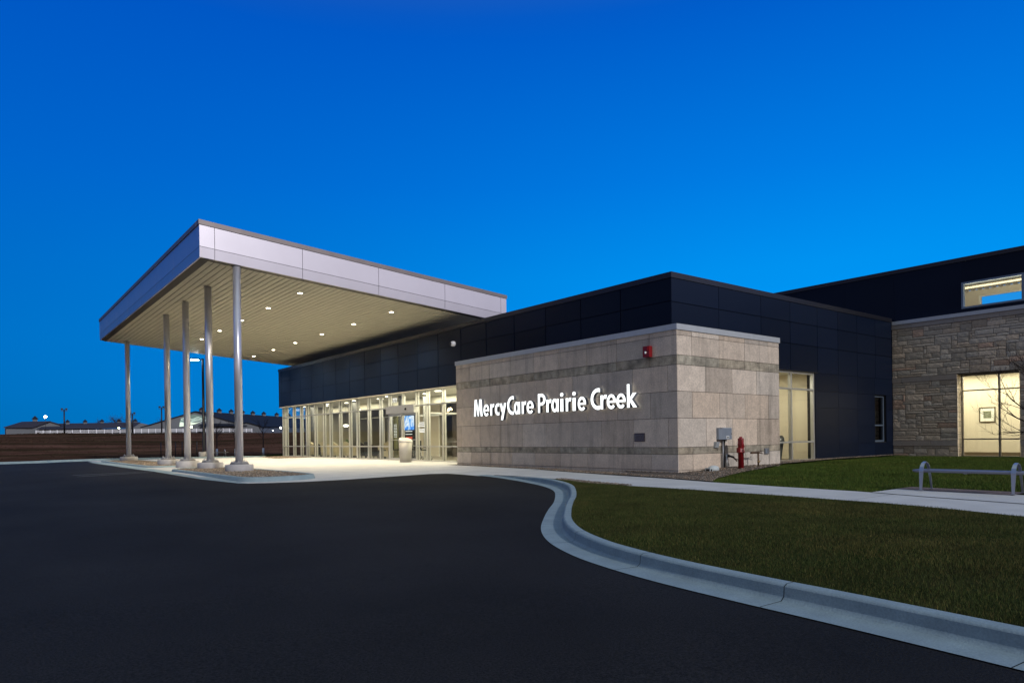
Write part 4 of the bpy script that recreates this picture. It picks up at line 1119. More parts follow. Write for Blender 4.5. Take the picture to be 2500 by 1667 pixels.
# columns
def column(y):
    xc = 7.1; zt_ = zs(xc)+.012
    m = MB(); m.use(STEEL).lathe([(.128, .36), (.128, zt_)], (xc, y, 0), 32)
    c = m.build('column', None, can)
    m = MB(); m.use(PIER).lathe([(.455, -.15), (.455, .262), (.44, .28)], (xc, y, 0), 40); m.build('pier', None, c)
    m = MB(); m.use(mat('grout_pad', (.16, .16, .17), .8)).lathe([(.33, .281), (.29, .335)], (xc, y, 0), 8, sm=False)
    m.use(PLATE).lathe([(.29, .336), (.29, .36)], (xc, y, 0), 8, sm=False); m.build('base_plate', None, c)
    for k in range(8):
        m = MB(); m.use(ALU); a = PI/8+k*PI/4; m.lathe([(.022, .36), (.022, .385), (.011, .386), (.011, .43)], (xc+.235*math.cos(a), y+.235*math.sin(a), 0), 6, sm=False)
        m.build('anchor_bolt', None, c)
for y in (24.08, 27.70, 31.22, 34.85, 45.1): column(y)

# ================================================================== ILLUMINATED SIGN
XF = 14.255; ZBASE = 1.835
sign = thing('illuminated_sign', 'glowing white raised letters reading MercyCare Prairie Creek on the stone wall', 'sign', (XS, 16.6, ZBASE))
XH_ = .402; CAPH = .60; ASC = .645
def arc(cx, cy, rx, ry, a0, a1, n=14): return [(cx+rx*math.cos(math.radians(a0+(a1-a0)*i/n)), cy+ry*math.sin(math.radians(a0+(a1-a0)*i/n))) for i in range(n+1)]
T = .100
def g_i(w, h=None): return [[(0, 0), (w, 0), (w, .385), (0, .385)], arc(w/2, .515, w*.56, .06, 0, 345, 16)]
def g_e(w, t=T*.92):
    cx, cy, rx, ry = w/2, XH_/2-.004, w/2, XH_/2+.008; ix, iy = rx-t*.92, ry-.085
    b0, b1 = cy-.032, cy+.028
    aR = math.degrees(math.asin((b0-cy)/ry)); 
    outer = arc(cx, cy, rx, ry, aR, 318, 34)
    ai = math.degrees(math.asin((b0-cy)/iy))
    inner = arc(cx, cy, ix, iy, 318, 180-ai, 14)
    o = outer+inner
    ah = math.degrees(math.asin((b1-cy)/iy)); hole = arc(cx, cy, ix, iy, ah, 180-ah, 16)
    return [o, hole]
def g_C(w, h=CAPH, t=T):
    rx = w*.80; cx = rx; cy = h/2; ry = h/2+.012; ix, iy = rx-t, ry-.105
    a = math.degrees(math.acos((w-cx)/rx)) if w-cx < rx else 0
    ai = math.degrees(math.acos(min(.98, (w-cx)/ix)))
    return [arc(cx, cy, rx, ry, a, 360-a, 36)+[(w, cy-iy*.80)]+arc(cx, cy, ix, iy, 360-max(ai, 38), max(ai, 38), 24)+[(w, cy+iy*.80)]]
def g_c(w): return g_C(w, XH_, .112)
def g_c2(w):
    h = XH_; rx = w*.72; cx = rx; cy = h/2; ry = h/2+.008; ix, iy = rx-.115, ry-.088
    a = 62
    return [arc(cx, cy, rx, ry, a, 360-a, 26)+[(w, cy-ry+.035), (w, cy-iy*.62)]+arc(cx, cy, max(ix, .06), iy, 300, 60, 16)+[(w, cy+iy*.62), (w, cy+ry-.035)]]
def g_r(w, t=T):
    t = min(t, w*.56)
    return [[(0, 0), (t, 0), (t, .20), (t+.012, .265), (t+.04, .297), (w-.02, .287), (w, XH_-.008), (w-.03, XH_+.005), (t+.045, XH_-.005), (t, XH_-.055), (t, XH_-.005), (0, XH_-.005)]]
def g_a(w, t=T*.95):
    cx = (w-t*.4)/2; rx = cx; cy = XH_/2; ry = XH_/2+.008; ix, iy = rx-t*.88, ry-.088
    return [arc(cx, cy, rx, ry, 52, 308, 28)+[(w-t, .04), (w-t, 0), (w, 0), (w, XH_-.005), (w-t, XH_-.005), (w-t, XH_-.045)], arc(cx+.005, cy, max(.035, ix-.004), iy, 0, 345, 22)]
def g_P(w, t=T*.97):
    h = CAPH; yb = .225; cy = (h+yb)/2; ry = (h-yb)/2; cx = w*.45; rx = w-cx
    return [[(0, 0), (t, 0), (t, yb)]+arc(cx, cy, rx, ry, -90, 90, 18)+[(0, h)], [(t, yb+.095)]+arc(cx, cy, max(.04, rx-t), ry-.095, -90, 90, 10)+[(t, h-.095)]]
def g_M(w):
    h = CAPH
    return [[(0, 0), (.115, 0), (.155, .36), (.235, 0), (w-.235, 0), (w-.155, .36), (w-.115, 0), (w, 0), (w-.055, h), (w-.185, h), (w/2, .20), (.185, h), (.055, h)]]
def g_y(w): return [[(.06, -.172), (.175, -.172), (w, XH_-.005), (w-.118, XH_-.005), (w*.5+.008, .19), (.118, XH_-.005), (0, XH_-.005), (w*.5-.055, .055)]]
def g_k(w, t=T*.97): return [[(0, 0), (t, 0), (t, .175), (w-.135, 0), (w, 0), (t+.075, .225), (w-.015, XH_-.005), (w-.145, XH_-.005), (t, .265), (t, ASC), (0, ASC)]]
GL = {'M': g_M, 'e': g_e, 'r': g_r, 'c': g_c2, 'y': g_y, 'C': g_C, 'a': g_a, 'P': g_P, 'i': g_i, 'k': g_k}
TXT = [('M', 20.43, 19.90), ('e', 19.84, 19.50), ('r', 19.43, 19.20), ('c', 19.16, 18.91), ('y', 18.88, 18.52), ('C', 18.46, 18.10), ('a', 18.09, 17.77), ('r', 17.68, 17.45), ('e', 17.42, 17.07), ('P', 16.85, 16.48), ('r', 16.44, 16.20), ('a', 16.20, 15.86), ('i', 15.785, 15.65), ('r', 15.54, 15.29), ('i', 15.235, 15.10), ('e', 15.01, 14.66), ('C', 14.46, 14.08), ('r', 14.06, 13.81), ('e', 13.81, 13.46), ('e', 13.44, 13.09), ('k', 13.04, 12.68)]
HALO = emis('letter_back_glow', (.95, 1.0, 1.0), .7)  # letter backs emit too, added to brighten the stone around them
def letter(ch, ya, yb):
    w = ya-yb; loops = GL[ch](w)
    cu = bpy.data.curves.new('letter', 'CURVE'); cu.dimensions = '2D'; cu.fill_mode = 'BOTH'; cu.extrude = .055
    for lp in loops:
        s_ = cu.splines.new('POLY'); s_.points.add(len(lp)-1)
        for q, (a, b) in zip(s_.points, lp): q.co = (a, b, 0, 1)
        s_.use_cyclic_u = True
    tmp = bpy.data.objects.new('tmp', cu); COL.objects.link(tmp)
    dg = bpy.context.evaluated_depsgraph_get(); me = bpy.data.meshes.new_from_object(tmp.evaluated_get(dg)); bpy.data.objects.remove(tmp)
    # curve x -> -Y, curve y -> Z, curve z -> -X
    T_ = Matrix(((0, 0, -1, XF+.055), (-1, 0, 0, ya), (0, 1, 0, ZBASE), (0, 0, 0, 1))); me.transform(T_)
    me.materials.clear(); me.materials.append(LETSIDE); me.materials.append(LETTER); me.materials.append(HALO)
    for p in me.polygons: p.material_index = 1 if p.normal.x < -.9 else (2 if p.normal.x > .9 else 0)
    o = bpy.data.objects.new('letter', me); COL.objects.link(o); o.parent = sign; o.matrix_parent_inverse = Matrix.Translation(-parent_loc(sign))
    return o
for ch, a, b in TXT: letter(ch, a, b)
mb = MB(); mb.use(BLACK)
for ch, a, b in TXT: mb.box(XF+.11, a-.06, ZBASE+.08, XS, a-.045, ZBASE+.095); mb.box(XF+.11, a-.06, ZBASE+.30, XS, a-.045, ZBASE+.315)
mb.build('standoff_pins', None, sign)

# ================================================================== WALL FITTINGS
# positions on the sign wall (x = XS)
al = thing('fire_alarm', 'red fire alarm horn high on the stone wall under the coping', 'alarm', (XS, 12.38, 3.30))
MB().use(RED).box(XS-.13, 12.27, 3.165, XS-.002, 12.49, 3.46).build('housing', None, al)
mb = MB(); mb.use(RED).box(XS-.16, 12.30, 3.34, XS-.13, 12.46, 3.44); mb.use(mat('clear_strobe', (.8, .8, .8), .15)).lathe([(.028, 0), (.03, .05), (.01, .07)], (XS-.145, 12.385, 3.255), 10); mb.build('strobe', None, al)
pq = thing('wall_plaque', 'small dark glossy metal plaque low on the sign wall', 'plaque', (XS, 12.75, 1.0))
MB().use(mat('bronze_plate', (.16, .13, .13), .3, .8)).box(XS-.012, 12.56, .895, XS-.001, 12.94, 1.125).build('plate', None, pq)
mb = MB(); mb.use(mat('polished_boss', (.6, .6, .62), .15, .9))
for i in range(3):
    for j in range(4): mb.box(XS-.018, 12.60+j*.085+.01*(i % 2), .935+i*.06, XS-.013, 12.60+j*.085+.055, .955+i*.06)
mb.build('relief', None, pq)
cmx = thing('security_camera', 'small white round camera on the dark cladding above the lobby glass', 'camera', (XD, 23.75, 3.40))
zc_ = 1.03+(4.94-1.03)
mb = MB(); mb.use(mat('white_plastic', (.75, .75, .78), .4)); 
mb.tube([(XD-.001, 23.75, zc_), (XD-.06, 23.75, zc_), (XD-.13, 23.75, zc_), (XD-.16, 23.75, zc_-.0)], [.11, .115, .10, .06], 18); mb.build('housing', None, cmx)
mb = MB(); mb.use(BLACK).ball((XD-.15, 23.79, zc_), .065, 12, 8); mb.build('lens', None, cmx)

GREY = mat('grey_utility_enamel', (.24, .28, .34), .45, .15, var=.06)
ub = thing('utility_box', 'grey telephone service box with white sticker on the stone wall', 'electrical box', (16.32, YS, 1.0))
def Yc(v): return YS-v
mb = MB(); mb.use(GREY)
xa, xb, za, zb2 = 16.08, 16.55, .92, 1.235
mb.extr([(xa, YS-.001, za), (xa, YS-.08, za), (xa+.10, YS-.17, za), (xb, YS-.17, za), (xb, YS-.001, za)], (0, 0, zb2-za))
mb.use(mat('pale_grey_top', (.5, .53, .55), .5)).box(xa+.02, YS-.16, zb2+.0, xb, YS-.01, zb2+.01)
mb.build('housing', None, ub)
mb = MB(); mb.use(BLACK).box(xb-.035, YS-.178, 1.06, xb-.01, YS-.171, 1.09); mb.build('latch', None, ub)
mb = MB(); mb.use(mat('white_sticker', (.75, .78, .78), .5)).box(16.29, YS-.174, .95, 16.43, YS-.171, 1.015); mb.use(BLACK).box(16.31, YS-.177, .965, 16.41, YS-.175, .99); mb.build('sticker', None, ub)
sb = thing('small_box', 'small angled grey interface box left of the larger grey service box', 'electrical box', (15.98, YS, .8))
mb = MB(); mb.use(mat('light_grey_box', (.33, .36, .38), .5)).extr([(15.94, YS-.001, .69), (15.94, YS-.06, .70), (15.96, YS-.10, .86), (15.96, YS-.001, .86)], (.15, 0, 0)); mb.build('housing', None, sb)
mb = MB(); mb.use(BLACK).tube([(16.02, YS-.05, .69), (16.03, YS-.05, .64), (16.08, YS-.04, .63), (16.11, YS-.03, .68), (16.10, YS-.02, .95)], .006, 6); mb.build('cable', None, sb)
cd = thing('conduit_pipes', 'grey conduits running down from the service box to the gravel', 'pipe', (16.35, YS, .1))
for x, r, c in ((16.305, .022, PLATE), (16.37, .022, BLACK)): MB().use(c).tube([(x, YS-.05, .05), (x, YS-.05, .93)], r, 10).build('pipe', None, cd)
MB().use(WHITEP).box(16.41, YS-.06, .84, 16.48, YS-.002, .90).build('junction_box', None, cd)
MB().use(ALU).tube([(16.47, YS-.06, .05), (16.44, YS-.06, .50)], .03, 10).build('sleeve', None, cd)
va = thing('hose_valve', 'dark wall valve with lever and curved black hose beside the red post', 'valve', (16.5, YS, .45))
mb = MB(); mb.use(BLACK).tube([(16.48, YS-.0, .46), (16.50, YS-.12, .46)], .04, 12); mb.tube([(16.50, YS-.12, .46), (16.60, YS-.20, .42)], .028, 10); mb.build('body', None, va)
mb = MB(); mb.use(mat('rusty_lever', (.13, .07, .05), .6, .4)).tube([(16.56, YS-.18, .44), (16.66, YS-.26, .31)], .018, 8); mb.build('lever', None, va)
mb = MB(); mb.use(BLACK).tube(catmull([(16.58, YS-.2, .42, ), (16.63, YS-.26, .36), (16.70, YS-.36, .345), (16.74, YS-.46, .40), (16.66, YS-.50, .52), (16.55, YS-.47, .63)], 5) if False else [Vector(p) for p in [(16.58, 11.25, .42), (16.60, 11.19, .375), (16.61, 11.12, .355), (16.60, 11.04, .355), (16.57, 10.97, .38), (16.53, 10.92, .44), (16.50, 10.90, .53), (16.49, 10.90, .64)]], .011, 8); mb.build('hose', None, va)
# red post (indicator valve)
HX, HY, HZ = 16.52, 10.98, .06
hy = thing('post_indicator_valve', 'red cast fire post indicator valve standing in the gravel before the stone wall', 'fire valve', (HX, HY, HZ))
mb = MB(); mb.use(RED).lathe([(.078, .0), (.076, .50), (.088, .505), (.088, .53), (.080, .535), (.080, .70), (.090, .705), (.090, .73), (.080, .735), (.080, .87), (.074, .885), (.045, .89), (.042, .925), (.02, .93)], (HX, HY, HZ), 28); mb.build('post', None, hy)
mb = MB(); mb.use(RED)
for k in range(8): a = k*PI/4; mb.lathe([(.009, .48), (.009, .56)], (HX+.088*math.cos(a), HY+.088*math.sin(a), HZ), 6)
mb.tube([(HX+.07, HY-.02, HZ+.66), (HX+.12, HY-.02, HZ+.66)], .025, 10)
mb.box(HX-.09, HY-.09, HZ+.60, HX-.06, HY-.03, HZ+.86); mb.build('flange', None, hy)
mb = MB(); mb.use(RED).box(HX-.17, HY-.07, HZ+.50, HX-.07, HY+.02, HZ+.63); mb.use(mat('pink_label', (.85, .5, .5), .4)).box(HX-.115, HY-.075, HZ+.515, HX-.09, HY-.071, HZ+.615); mb.build('tamper_switch', None, hy)
# brown hose bib pipe
BRN = mat('brown_pipe_metal', (.10, .055, .03), .5, .5, var=.3, vscale=20)
PX, PY = 17.54, 11.10
tp = thing('standpipe_tap', 'short brown T shaped water pipe rising from the gravel right of the red post', 'tap', (PX, PY, .07))
mb = MB(); mb.use(BRN).tube([(PX, PY, .03), (PX, PY, .54)], .024, 10); mb.tube([(PX-.36, PY, .53), (PX+.06, PY, .53)], .027, 10); mb.tube([(PX+.06, PY, .53), (PX+.22, PY, .50)], .013, 8); mb.build('pipe', None, tp)
mb = MB(); mb.use(mat('brass', (.30, .20, .09), .4, .7)).ball((PX, PY-.01, .27), .04, 10, 8); mb.tube([(PX, PY, .29), (PX+.09, PY-.03, .30)], .010, 6); mb.tube([(PX, PY, .22), (PX-.05, PY-.03, .30)], .012, 6); mb.build('valve', None, tp)
mb = MB(); mb.use(BRN); mb.tube([(PX+.15, PY, .50), (PX+.15, PY, .58)], .008, 6); mb.tube([(PX+.10, PY, .58), (PX+.20, PY, .575)], .012, 6); mb.build('handle', None, tp)
oc = thing('outlet_cover', 'square grey weatherproof outlet cover low on the stone wall', 'outlet', (18.52, YS, .55))
MB().use(PLATE).box(18.39, YS-.035, .465, 18.62, YS-.001, .64).build('cover', None, oc); MB().use(GREY).box(18.43, YS-.045, .49, 18.49, YS-.036, .61).build('flap', None, oc)
sb2 = thing('splash_block', 'pale rounded plastic utility cover lying on the gravel by the wall corner', 'cover', (15.95, 11.05, .06))
mb = MB(); mb.use(mat('pale_plastic', (.50, .55, .56), .5)); base = []
cx_, cy_ = 15.52, 11.15
mb.lathe([(.16, .0), (.17, .06), (.145, .12), (.06, .15), (.001, .155)], (cx_, cy_, .085), 24, sx=1.0, sy=.8); mb.build('dome', None, sb2)
mb = MB(); mb.use(MATS['pale_plastic']).box(15.25, 11.06, .085, 15.36, 11.23, .18); mb.use(BLACK).box(15.244, 11.09, .10, 15.249, 11.19, .15); mb.box(15.27, 11.054, .10, 15.33, 11.059, .15); mb.build('outlet_mouth', None, sb2)

# bin behind the tall window, pictures
bn = thing('waste_bin', 'dark grey swing-top bin seen through the tall window right of the stone wall', 'bin', (21.75, 13.1, .12))
DG = mat('dark_grey_plastic', (.06, .06, .055), .5)
mb = MB(); mb.use(DG); mb.hexa([(21.50, 12.95, .12), (21.86, 12.95, .12), (21.86, 13.3, .12), (21.50, 13.3, .12), (21.44, 12.9, .78), (21.94, 12.9, .78), (21.94, 13.36, .78), (21.44, 13.36, .78)]); mb.build('body', None, bn)
mb = MB(); mb.use(DG); mb.extr([(21.42, 12.88, .785), (21.96, 12.88, .785), (21.93, 12.88, .93), (21.82, 12.88, 1.0), (21.66, 12.88, .99), (21.50, 12.88, .90)], (0, .5, 0)); mb.use(WHITEP).box(21.68, 12.873, .84, 21.74, 12.879, .90); mb.build('lid', None, bn)
def picture(loc, axis, w, h, label, frame_c, pic):
    t = thing('framed_picture', label, 'picture', loc); x, y, z = loc
    FRM = mat('picture_frame_'+frame_c, (.09, .07, .03) if frame_c == 'brown' else (.45, .38, .25), .5)
    a = MB(); a.use(FRM); b = MB(); b.use(WHITEP); c = MB(); c.use(pic)
    if axis == 'x':
        for q in ((y-w/2, z-h/2, y+w/2, z-h/2+.03), (y-w/2, z+h/2-.03, y+w/2, z+h/2), (y-w/2, z-h/2+.03, y-w/2+.03, z+h/2-.03), (y+w/2-.03, z-h/2+.03, y+w/2, z+h/2-.03)): a.box(x-.03, q[0], q[1], x, q[2], q[3])
        b.box(x-.012, y-w/2+.03, z-h/2+.03, x-.002, y+w/2-.03, z+h/2-.03); c.box(x-.016, y-w*.24, z-h*.24, x-.013, y+w*.24, z+h*.24)
    else:
        for q in ((x-w/2, z-h/2, x+w/2, z-h/2+.03), (x-w/2, z+h/2-.03, x+w/2, z+h/2), (x-w/2, z-h/2+.03, x-w/2+.03, z+h/2-.03), (x+w/2-.03, z-h/2+.03, x+w/2, z+h/2-.03)): a.box(q[0], y-.03, q[1], q[2], y, q[3])
        b.box(x-w/2+.03, y-.012, z-h/2+.03, x+w/2-.03, y-.002, z+h/2-.03); c.box(x-w*.3, y-.016, z-h*.3, x+w*.3, y-.013, z+h*.3)
    a.build('frame', None, t); b.build('mount', None, t); c.build('print', None, t)
picture((32.195, 10.06, 1.72), 'x', .56, .60, 'brown framed landscape print with wide white mount on the lounge wall', 'brown', mat('landscape_print', (.16, .17, .09), .6, var=.5, vscale=6, col2=(.25, .27, .2), stretch=(1, 1, 5)))
picture((26.2, 15.595, 1.6), 'y', .5, .9, 'narrow pale framed picture', 'tan', mat('tan_print', (.40, .36, .25), .6)) if False else None
picture((23.3, 15.595, 1.6), 'y', .42, .95, 'pale framed picture on the cream wall behind the tall window', 'tan', mat('tan_print', (.40, .36, .25), .6))

# ================================================================== BENCH AND BIN OUTSIDE
SB = mat('satin_steel', (.42, .46, .52), .32, .75, var=.05)
SLATM = mat('dark_satin_slat', (.26, .26, .30), .35, .6)
bx, by0, by1 = 13.08, 5.10, 3.74
bench = thing('park_bench', 'silver metal backless bench with arched arms on the paved pad', 'bench', (13.35, 4.4, .01))
def band_leg(y):
    # arched flat band: front leg, arch over the seat, rear leg
    P = [(bx-.02, .024, .018), (bx-.005, .20, .027), (bx+.01, .36, .034), (bx+.035, .43, .032), (bx+.09, .49, .028), (bx+.17, .515, .026), (bx+.25, .49, .025), (bx+.31, .43, .024), (bx+.34, .36, .021), (bx+.40, .20, .017), (bx+.44, .024, .013)]
    m = MB(); m.use(SB); b = []
    for i, (x, z, w) in enumerate(P):
        q0 = P[max(0, i-1)]; q1 = P[min(len(P)-1, i+1)]; d = Vector((q1[0]-q0[0], 0, q1[1]-q0[1])).normalized(); nrm = Vector((-d.z, 0, d.x))*.008
        s0 = len(m.v); m.v += [(x-nrm.x, y-w, z-nrm.z), (x-nrm.x, y+w, z-nrm.z), (x+nrm.x, y+w, z+nrm.z), (x+nrm.x, y-w, z+nrm.z)]; b.append(s0)
    for i in range(len(b)-1):
        for k in range(4):
            j = (k+1) % 4; m.face([b[i]+k, b[i]+j, b[i+1]+j, b[i+1]+k])
    m.face([b[0]+k for k in range(4)]); m.face([b[-1]+3-k for k in range(4)])
    m.use(PLATE).box(bx-.05, y-.035, .023, bx+.02, y+.035, .030); m.box(bx+.41, y-.035, .027, bx+.47, y+.035, .034)
    m.build('leg', None, bench)
for y in (by0, by1): band_leg(y)
for k in range(5):
    x = bx+.035+k*.068; m = MB(); m.use(SLATM)
    m.tube([(x, by0+.20-.05*abs(k-2)/2, .362), (x, by0+.1, .362), (x, by1-.1, .362), (x, by1-.22, .362)], [.016, .026, .026, .016], 8); m.build('slat', None, bench)
m = MB(); m.use(SLATM).box(bx+.0, by0-.02, .325, bx+.36, by0+.02, .343); m.box(bx, by1-.02, .325, bx+.36, by1+.02, .343); m.box(bx+.02, 4.40, .325, bx+.34, 4.45, .343); m.build('cross_bar', None, bench)

tb = thing('litter_bin', 'tapered stainless steel litter bin with slanted domed top beside the entrance door', 'bin', (14.75, 26.35, .06))
BS = mat('warm_stainless', (.44, .42, .39), .55, .5, var=.05)
cx_, cy_ = 14.75, 26.35
m = MB(); m.use(BS); n = 32
m.lathe([(.245, .02), (.29, .87)], (cx_, cy_, .055), n); m.build('body', None, tb)
m = MB(); m.use(PLATE).lathe([(.30, .0), (.30, .022), (.23, .03)], (cx_, cy_, .05), n); m.build('base', None, tb)
m = MB(); m.use(mat('light_stainless', (.62, .60, .56), .5, .3))
rings = []
for r, z in ((.293, .875), (.297, .895), (.275, .93), (.20, .955), (.10, .965), (.001, .968)):
    s0 = len(m.v); rings.append(s0)
    for k in range(n):
        t = 2*PI*k/n; yy = r*math.sin(t); xx = r*math.cos(t); m.v.append((cx_+xx, cy_+yy, .055+z+(yy*.26+.075 if z > .88 else 0)))
for i in range(len(rings)-1):
    for k in range(n): j = (k+1) % n; m.face([rings[i]+k, rings[i]+j, rings[i+1]+j, rings[i+1]+k], True)
m.build('lid', None, tb)

# ================================================================== TREES
BARK = mat('bare_bark', (.035, .022, .018), .9, var=.2, vscale=20)
def branches(m, p, d, L_, r, depth, spread=.5, droop=0.0, rng_=None):
    R_ = rng_; n = 4; pts = [p]; rad = [r]; q = p.copy(); dd = d.copy()
    for i in range(n):
        dd = (dd+Vector((R_.uniform(-.16, .16), R_.uniform(-.16, .16), R_.uniform(-.12, .14)-droop))).normalized(); q = q+dd*L_/n; pts.append(q.copy()); rad.append(r*(1-.55*(i+1)/n))
    m.tube(pts, rad, 5 if depth < 3 else 4, caps=False)
    if depth <= 0: return
    k = R_.choice([3, 4, 4, 5]) if depth > 1 else R_.choice([3, 4])
    for i in range(k):
        t = R_.uniform(.25, 1.0); idx = min(n, max(1, int(round(t*n)))); o = pts[idx]
        ax = Vector((R_.uniform(-1, 1), R_.uniform(-1, 1), R_.uniform(-.4, .9))).normalized()
        nd = (dd*(1-spread)+ax*spread).normalized()
        branches(m, o, nd, L_*R_.uniform(.5, .75), max(rad[idx]*.62, .0028), depth-1, spread, droop, R_)
# foreground bare tree, trunk outside the picture, limbs reaching in front of the lounge window
R1 = random.Random(11)
tr = thing('bare_tree', 'leafless young tree whose fine twigs reach in front of the lounge window', 'tree', (21.6, 5.42, .07))
m = MB(); m.use(BARK).tube([(21.6, 5.38, .0), (21.58, 5.40, .7), (21.62, 5.38, 1.6), (21.6, 5.42, 2.6), (21.6, 5.42, 3.6)], [.06, .05, .042, .03, .015], 8); m.build('trunk', None, tr)
m = MB(); m.use(BARK)
for (z, d, L_, r) in ((1.05, (-.05, 1, .28), 1.0, .020), (1.0, (-.1, 1, .04), 1.1, .015), (1.25, (-.1, .9, .62), 1.15, .018), (1.6, (.1, .8, .75), 1.0, .014), (1.9, (-.2, .7, .9), .9, .012), (2.3, (-.1, .75, .35), .95, .010), (1.4, (.5, -.7, .6), 1.1, .015), (1.8, (-.6, -.5, .8), 1.0, .014), (2.5, (.5, .4, .9), .8, .010)):
    branches(m, Vector((21.6, 5.39, z)), Vector(d).normalized(), L_*1.02, r*1.35, 3, .42, -.03, R1)
m.build('branches', None, tr)
# saplings beyond the slab
WRAP = mat('white_tree_wrap', (.60, .66, .74), .7)
SOD = mat('sapling_bark', (.030, .020, .022), .9)
def sapling(x, y, z0, h, seed, label):
    R_ = random.Random(seed); t = thing('sapling', label, 'tree', (x, y, z0), 'saplings with white trunk wraps')
    m = MB(); m.use(SOD).tube([(x, y, z0), (x+.02, y, z0+h*.4), (x, y, z0+h*.8)], [.045, .035, .018], 6); m.build('trunk', None, t)
    m = MB(); m.use(WRAP).tube([(x, y, z0), (x+.012, y, z0+.55)], [.085, .075], 10); m.build('trunk_wrap', None, t)
    m = MB(); m.use(SOD)
    for i in range(9):
        a = R_.uniform(0, 2*PI); z = z0+h*R_.uniform(.42, .78); branches(m, Vector((x, y, z)), Vector((math.cos(a)*.8, math.sin(a)*.8, 1.0)).normalized(), h*.28, .016, 2, .4, 0, R_)
    m.build('crown', None, t)
sapling(17.75, 54.1, .0, 2.75, 1, 'leafless sapling standing alone between the near column and the lobby corner')
sapling(15.55, 53.7, .0, 2.6, 2, 'sapling whose white wrap peeps out just left of the nearest column')
sapling(14.75, 55.7, .0, 2.8, 3, 'dark sapling just right of the second column from the near end')
sapling(11.4, 73.0, .35, 3.2, 4, 'distant sapling with thick white wrap beside the farthest column')
for (x, y, lab) in ((10.33, 53.0, 'thin dark stake between the farthest and the next column'), (11.05, 52.0, 'thin dark stake left of the middle column'), (11.30, 51.2, 'thin dark stake touching the left side of the middle column'), (11.62, 48.6, 'thin dark stake left of the black lamp pole')):
    t = thing('garden_stake', lab, 'stake', (x, y, 0), 'dark stakes in the verge'); MB().use(BLACK).tube([(x, y, -.1), (x, y, 1.12)], .028, 6).build('stake', None, t)
# small far bench
t = thing('park_bench', 'small distant grey bench with arched arms in the dark verge behind the columns', 'bench', (12.55, 47.2, .01))
for dx in (-.55, .45):
    m = MB(); m.use(SLATM).tube([(12.55+dx, 47.0, .0), (12.55+dx, 47.05, .42), (12.55+dx, 47.2, .55), (12.55+dx, 47.35, .42), (12.55+dx, 47.42, .0)], .03, 6); m.build('leg', None, t)
MB().use(mat('dark_bench_slat', (.05, .05, .055), .6)).box(11.85, 47.0, .36, 13.2, 47.4, .41).build('seat', None, t)

# ================================================================== LAMP POLE
lp = thing('street_lamp', 'tall black parking lamp pole on a concrete base with glowing cool white head', 'street lamp', (11.8, 47.5, 0))
bx_, by_ = 11.8, 47.52
MB().use(PIER).lathe([(.32, -.1), (.32, .42), (.30, .44)], (bx_, by_, 0), 24).build('base', None, lp)
MB().use(BLACK).lathe([(.16, .44), (.16, .47), (.095, .48), (.07, 6.42), (.075, 6.47)], (bx_, by_, 0), 14).build('pole', None, lp)
m = MB(); m.use(BLACK).tube([(bx_, by_, 6.40), (bx_-.25, by_+.05, 6.42)], .035, 8); m.build('arm', None, lp)
m = MB(); m.use(BLACK); m.box(bx_-.72, by_-.12, 6.38, bx_-.22, by_+.18, 6.47); m.use(emis('cool_lamp_lens', (.75, .95, 1.0), 30)).box(bx_-.70, by_-.10, 6.33, bx_-.26, by_+.16, 6.379); hd = m.build('lamp_head', None, lp)
l_ = bpy.data.lights.new('street', 'POINT'); l_.energy = 14; l_.color = (.75, .92, 1.0); l_.shadow_soft_size = .1; attach_light(l_, hd, (bx_-.48, by_+.03, 6.2))

# ================================================================== FAR FARM BUILDINGS
GW = mat('pale_metal_siding', (.13, .14, .16), .7, var=.05); DRF = mat('dark_metal_roof', (.016, .020, .032), .8, .0, spec=.1); GREYR = mat('slate_metal_roof', (.040, .042, .065), .8, .0, spec=.1)
def sc(p, k): return (p[0]*k, p[1]*k)
def poly_solid(m, pts, back):  # front polygon (3-D) given thickness along back vector
    m.extr(pts, back)
def barn(name, label, front, ridge_vec, roofm, base):
    """gable end polygon: (left eave, apex, right eave) extruded along ridge_vec, with overhanging roof slabs"""
    t = thing(name, label, 'barn', (front[0][0], front[0][1], base)); l, a, r = [Vector(q) for q in front]; v = Vector(ridge_vec)
    m = MB(); m.use(GW); m.extr([(l.x, l.y, base-1), tuple(l), tuple(a), tuple(r), (r.x, r.y, base-1)], v); m.build('wall', None, t)
    m = MB(); m.use(roofm); up = Vector((0, 0, .35)); o = -v.normalized()*.8
    for p, q in ((l, a), (r, a)):
        e = (p-q).normalized()*.9
        m.hexa([tuple(p+e+o), tuple(q+o), tuple(q+v), tuple(p+e+v), tuple(p+e+o+up), tuple(q+o+up), tuple(q+v+up), tuple(p+e+v+up)])
    m.build('roof', None, t); return t
def cupola(t, x, y, z, s=1.0):
    m = MB(); m.use(GW).box(x-.8*s, y-.8*s, z-1*s, x+.8*s, y+.8*s, z+.7*s); b0 = len(m.v)
    m.use(DRF); m.v += [(x-1.2*s, y-1.2*s, z+.7*s), (x+1.2*s, y-1.2*s, z+.7*s), (x+1.2*s, y+1.2*s, z+.7*s), (x-1.2*s, y+1.2*s, z+.7*s), (x, y, z+2.1*s)]
    for i in range(4): m.face([b0+i, b0+(i+1) % 4, b0+4])
    m.face([b0+3, b0+2, b0+1, b0]); m.build('cupola', None, t)
main = barn('horse_barn', 'big gabled hall with lit mural under its gable, largest of the far buildings', [(58.6, 334.9, 8.1), (79.0, 330.7, 14.9), (99.0, 325.5, 8.6)], (75, 73, 0), DRF, 5.2)
for k in (.03, .10, .17, .27, .37, .47, .58, .72, .86): cupola(main, 79+75*k+.5, 330.7+73*k, 15.3, 1.0 if k > .05 else .9)
m = MB(); mur = emis('lit_mural', (.80, 1.0, .90), .75)
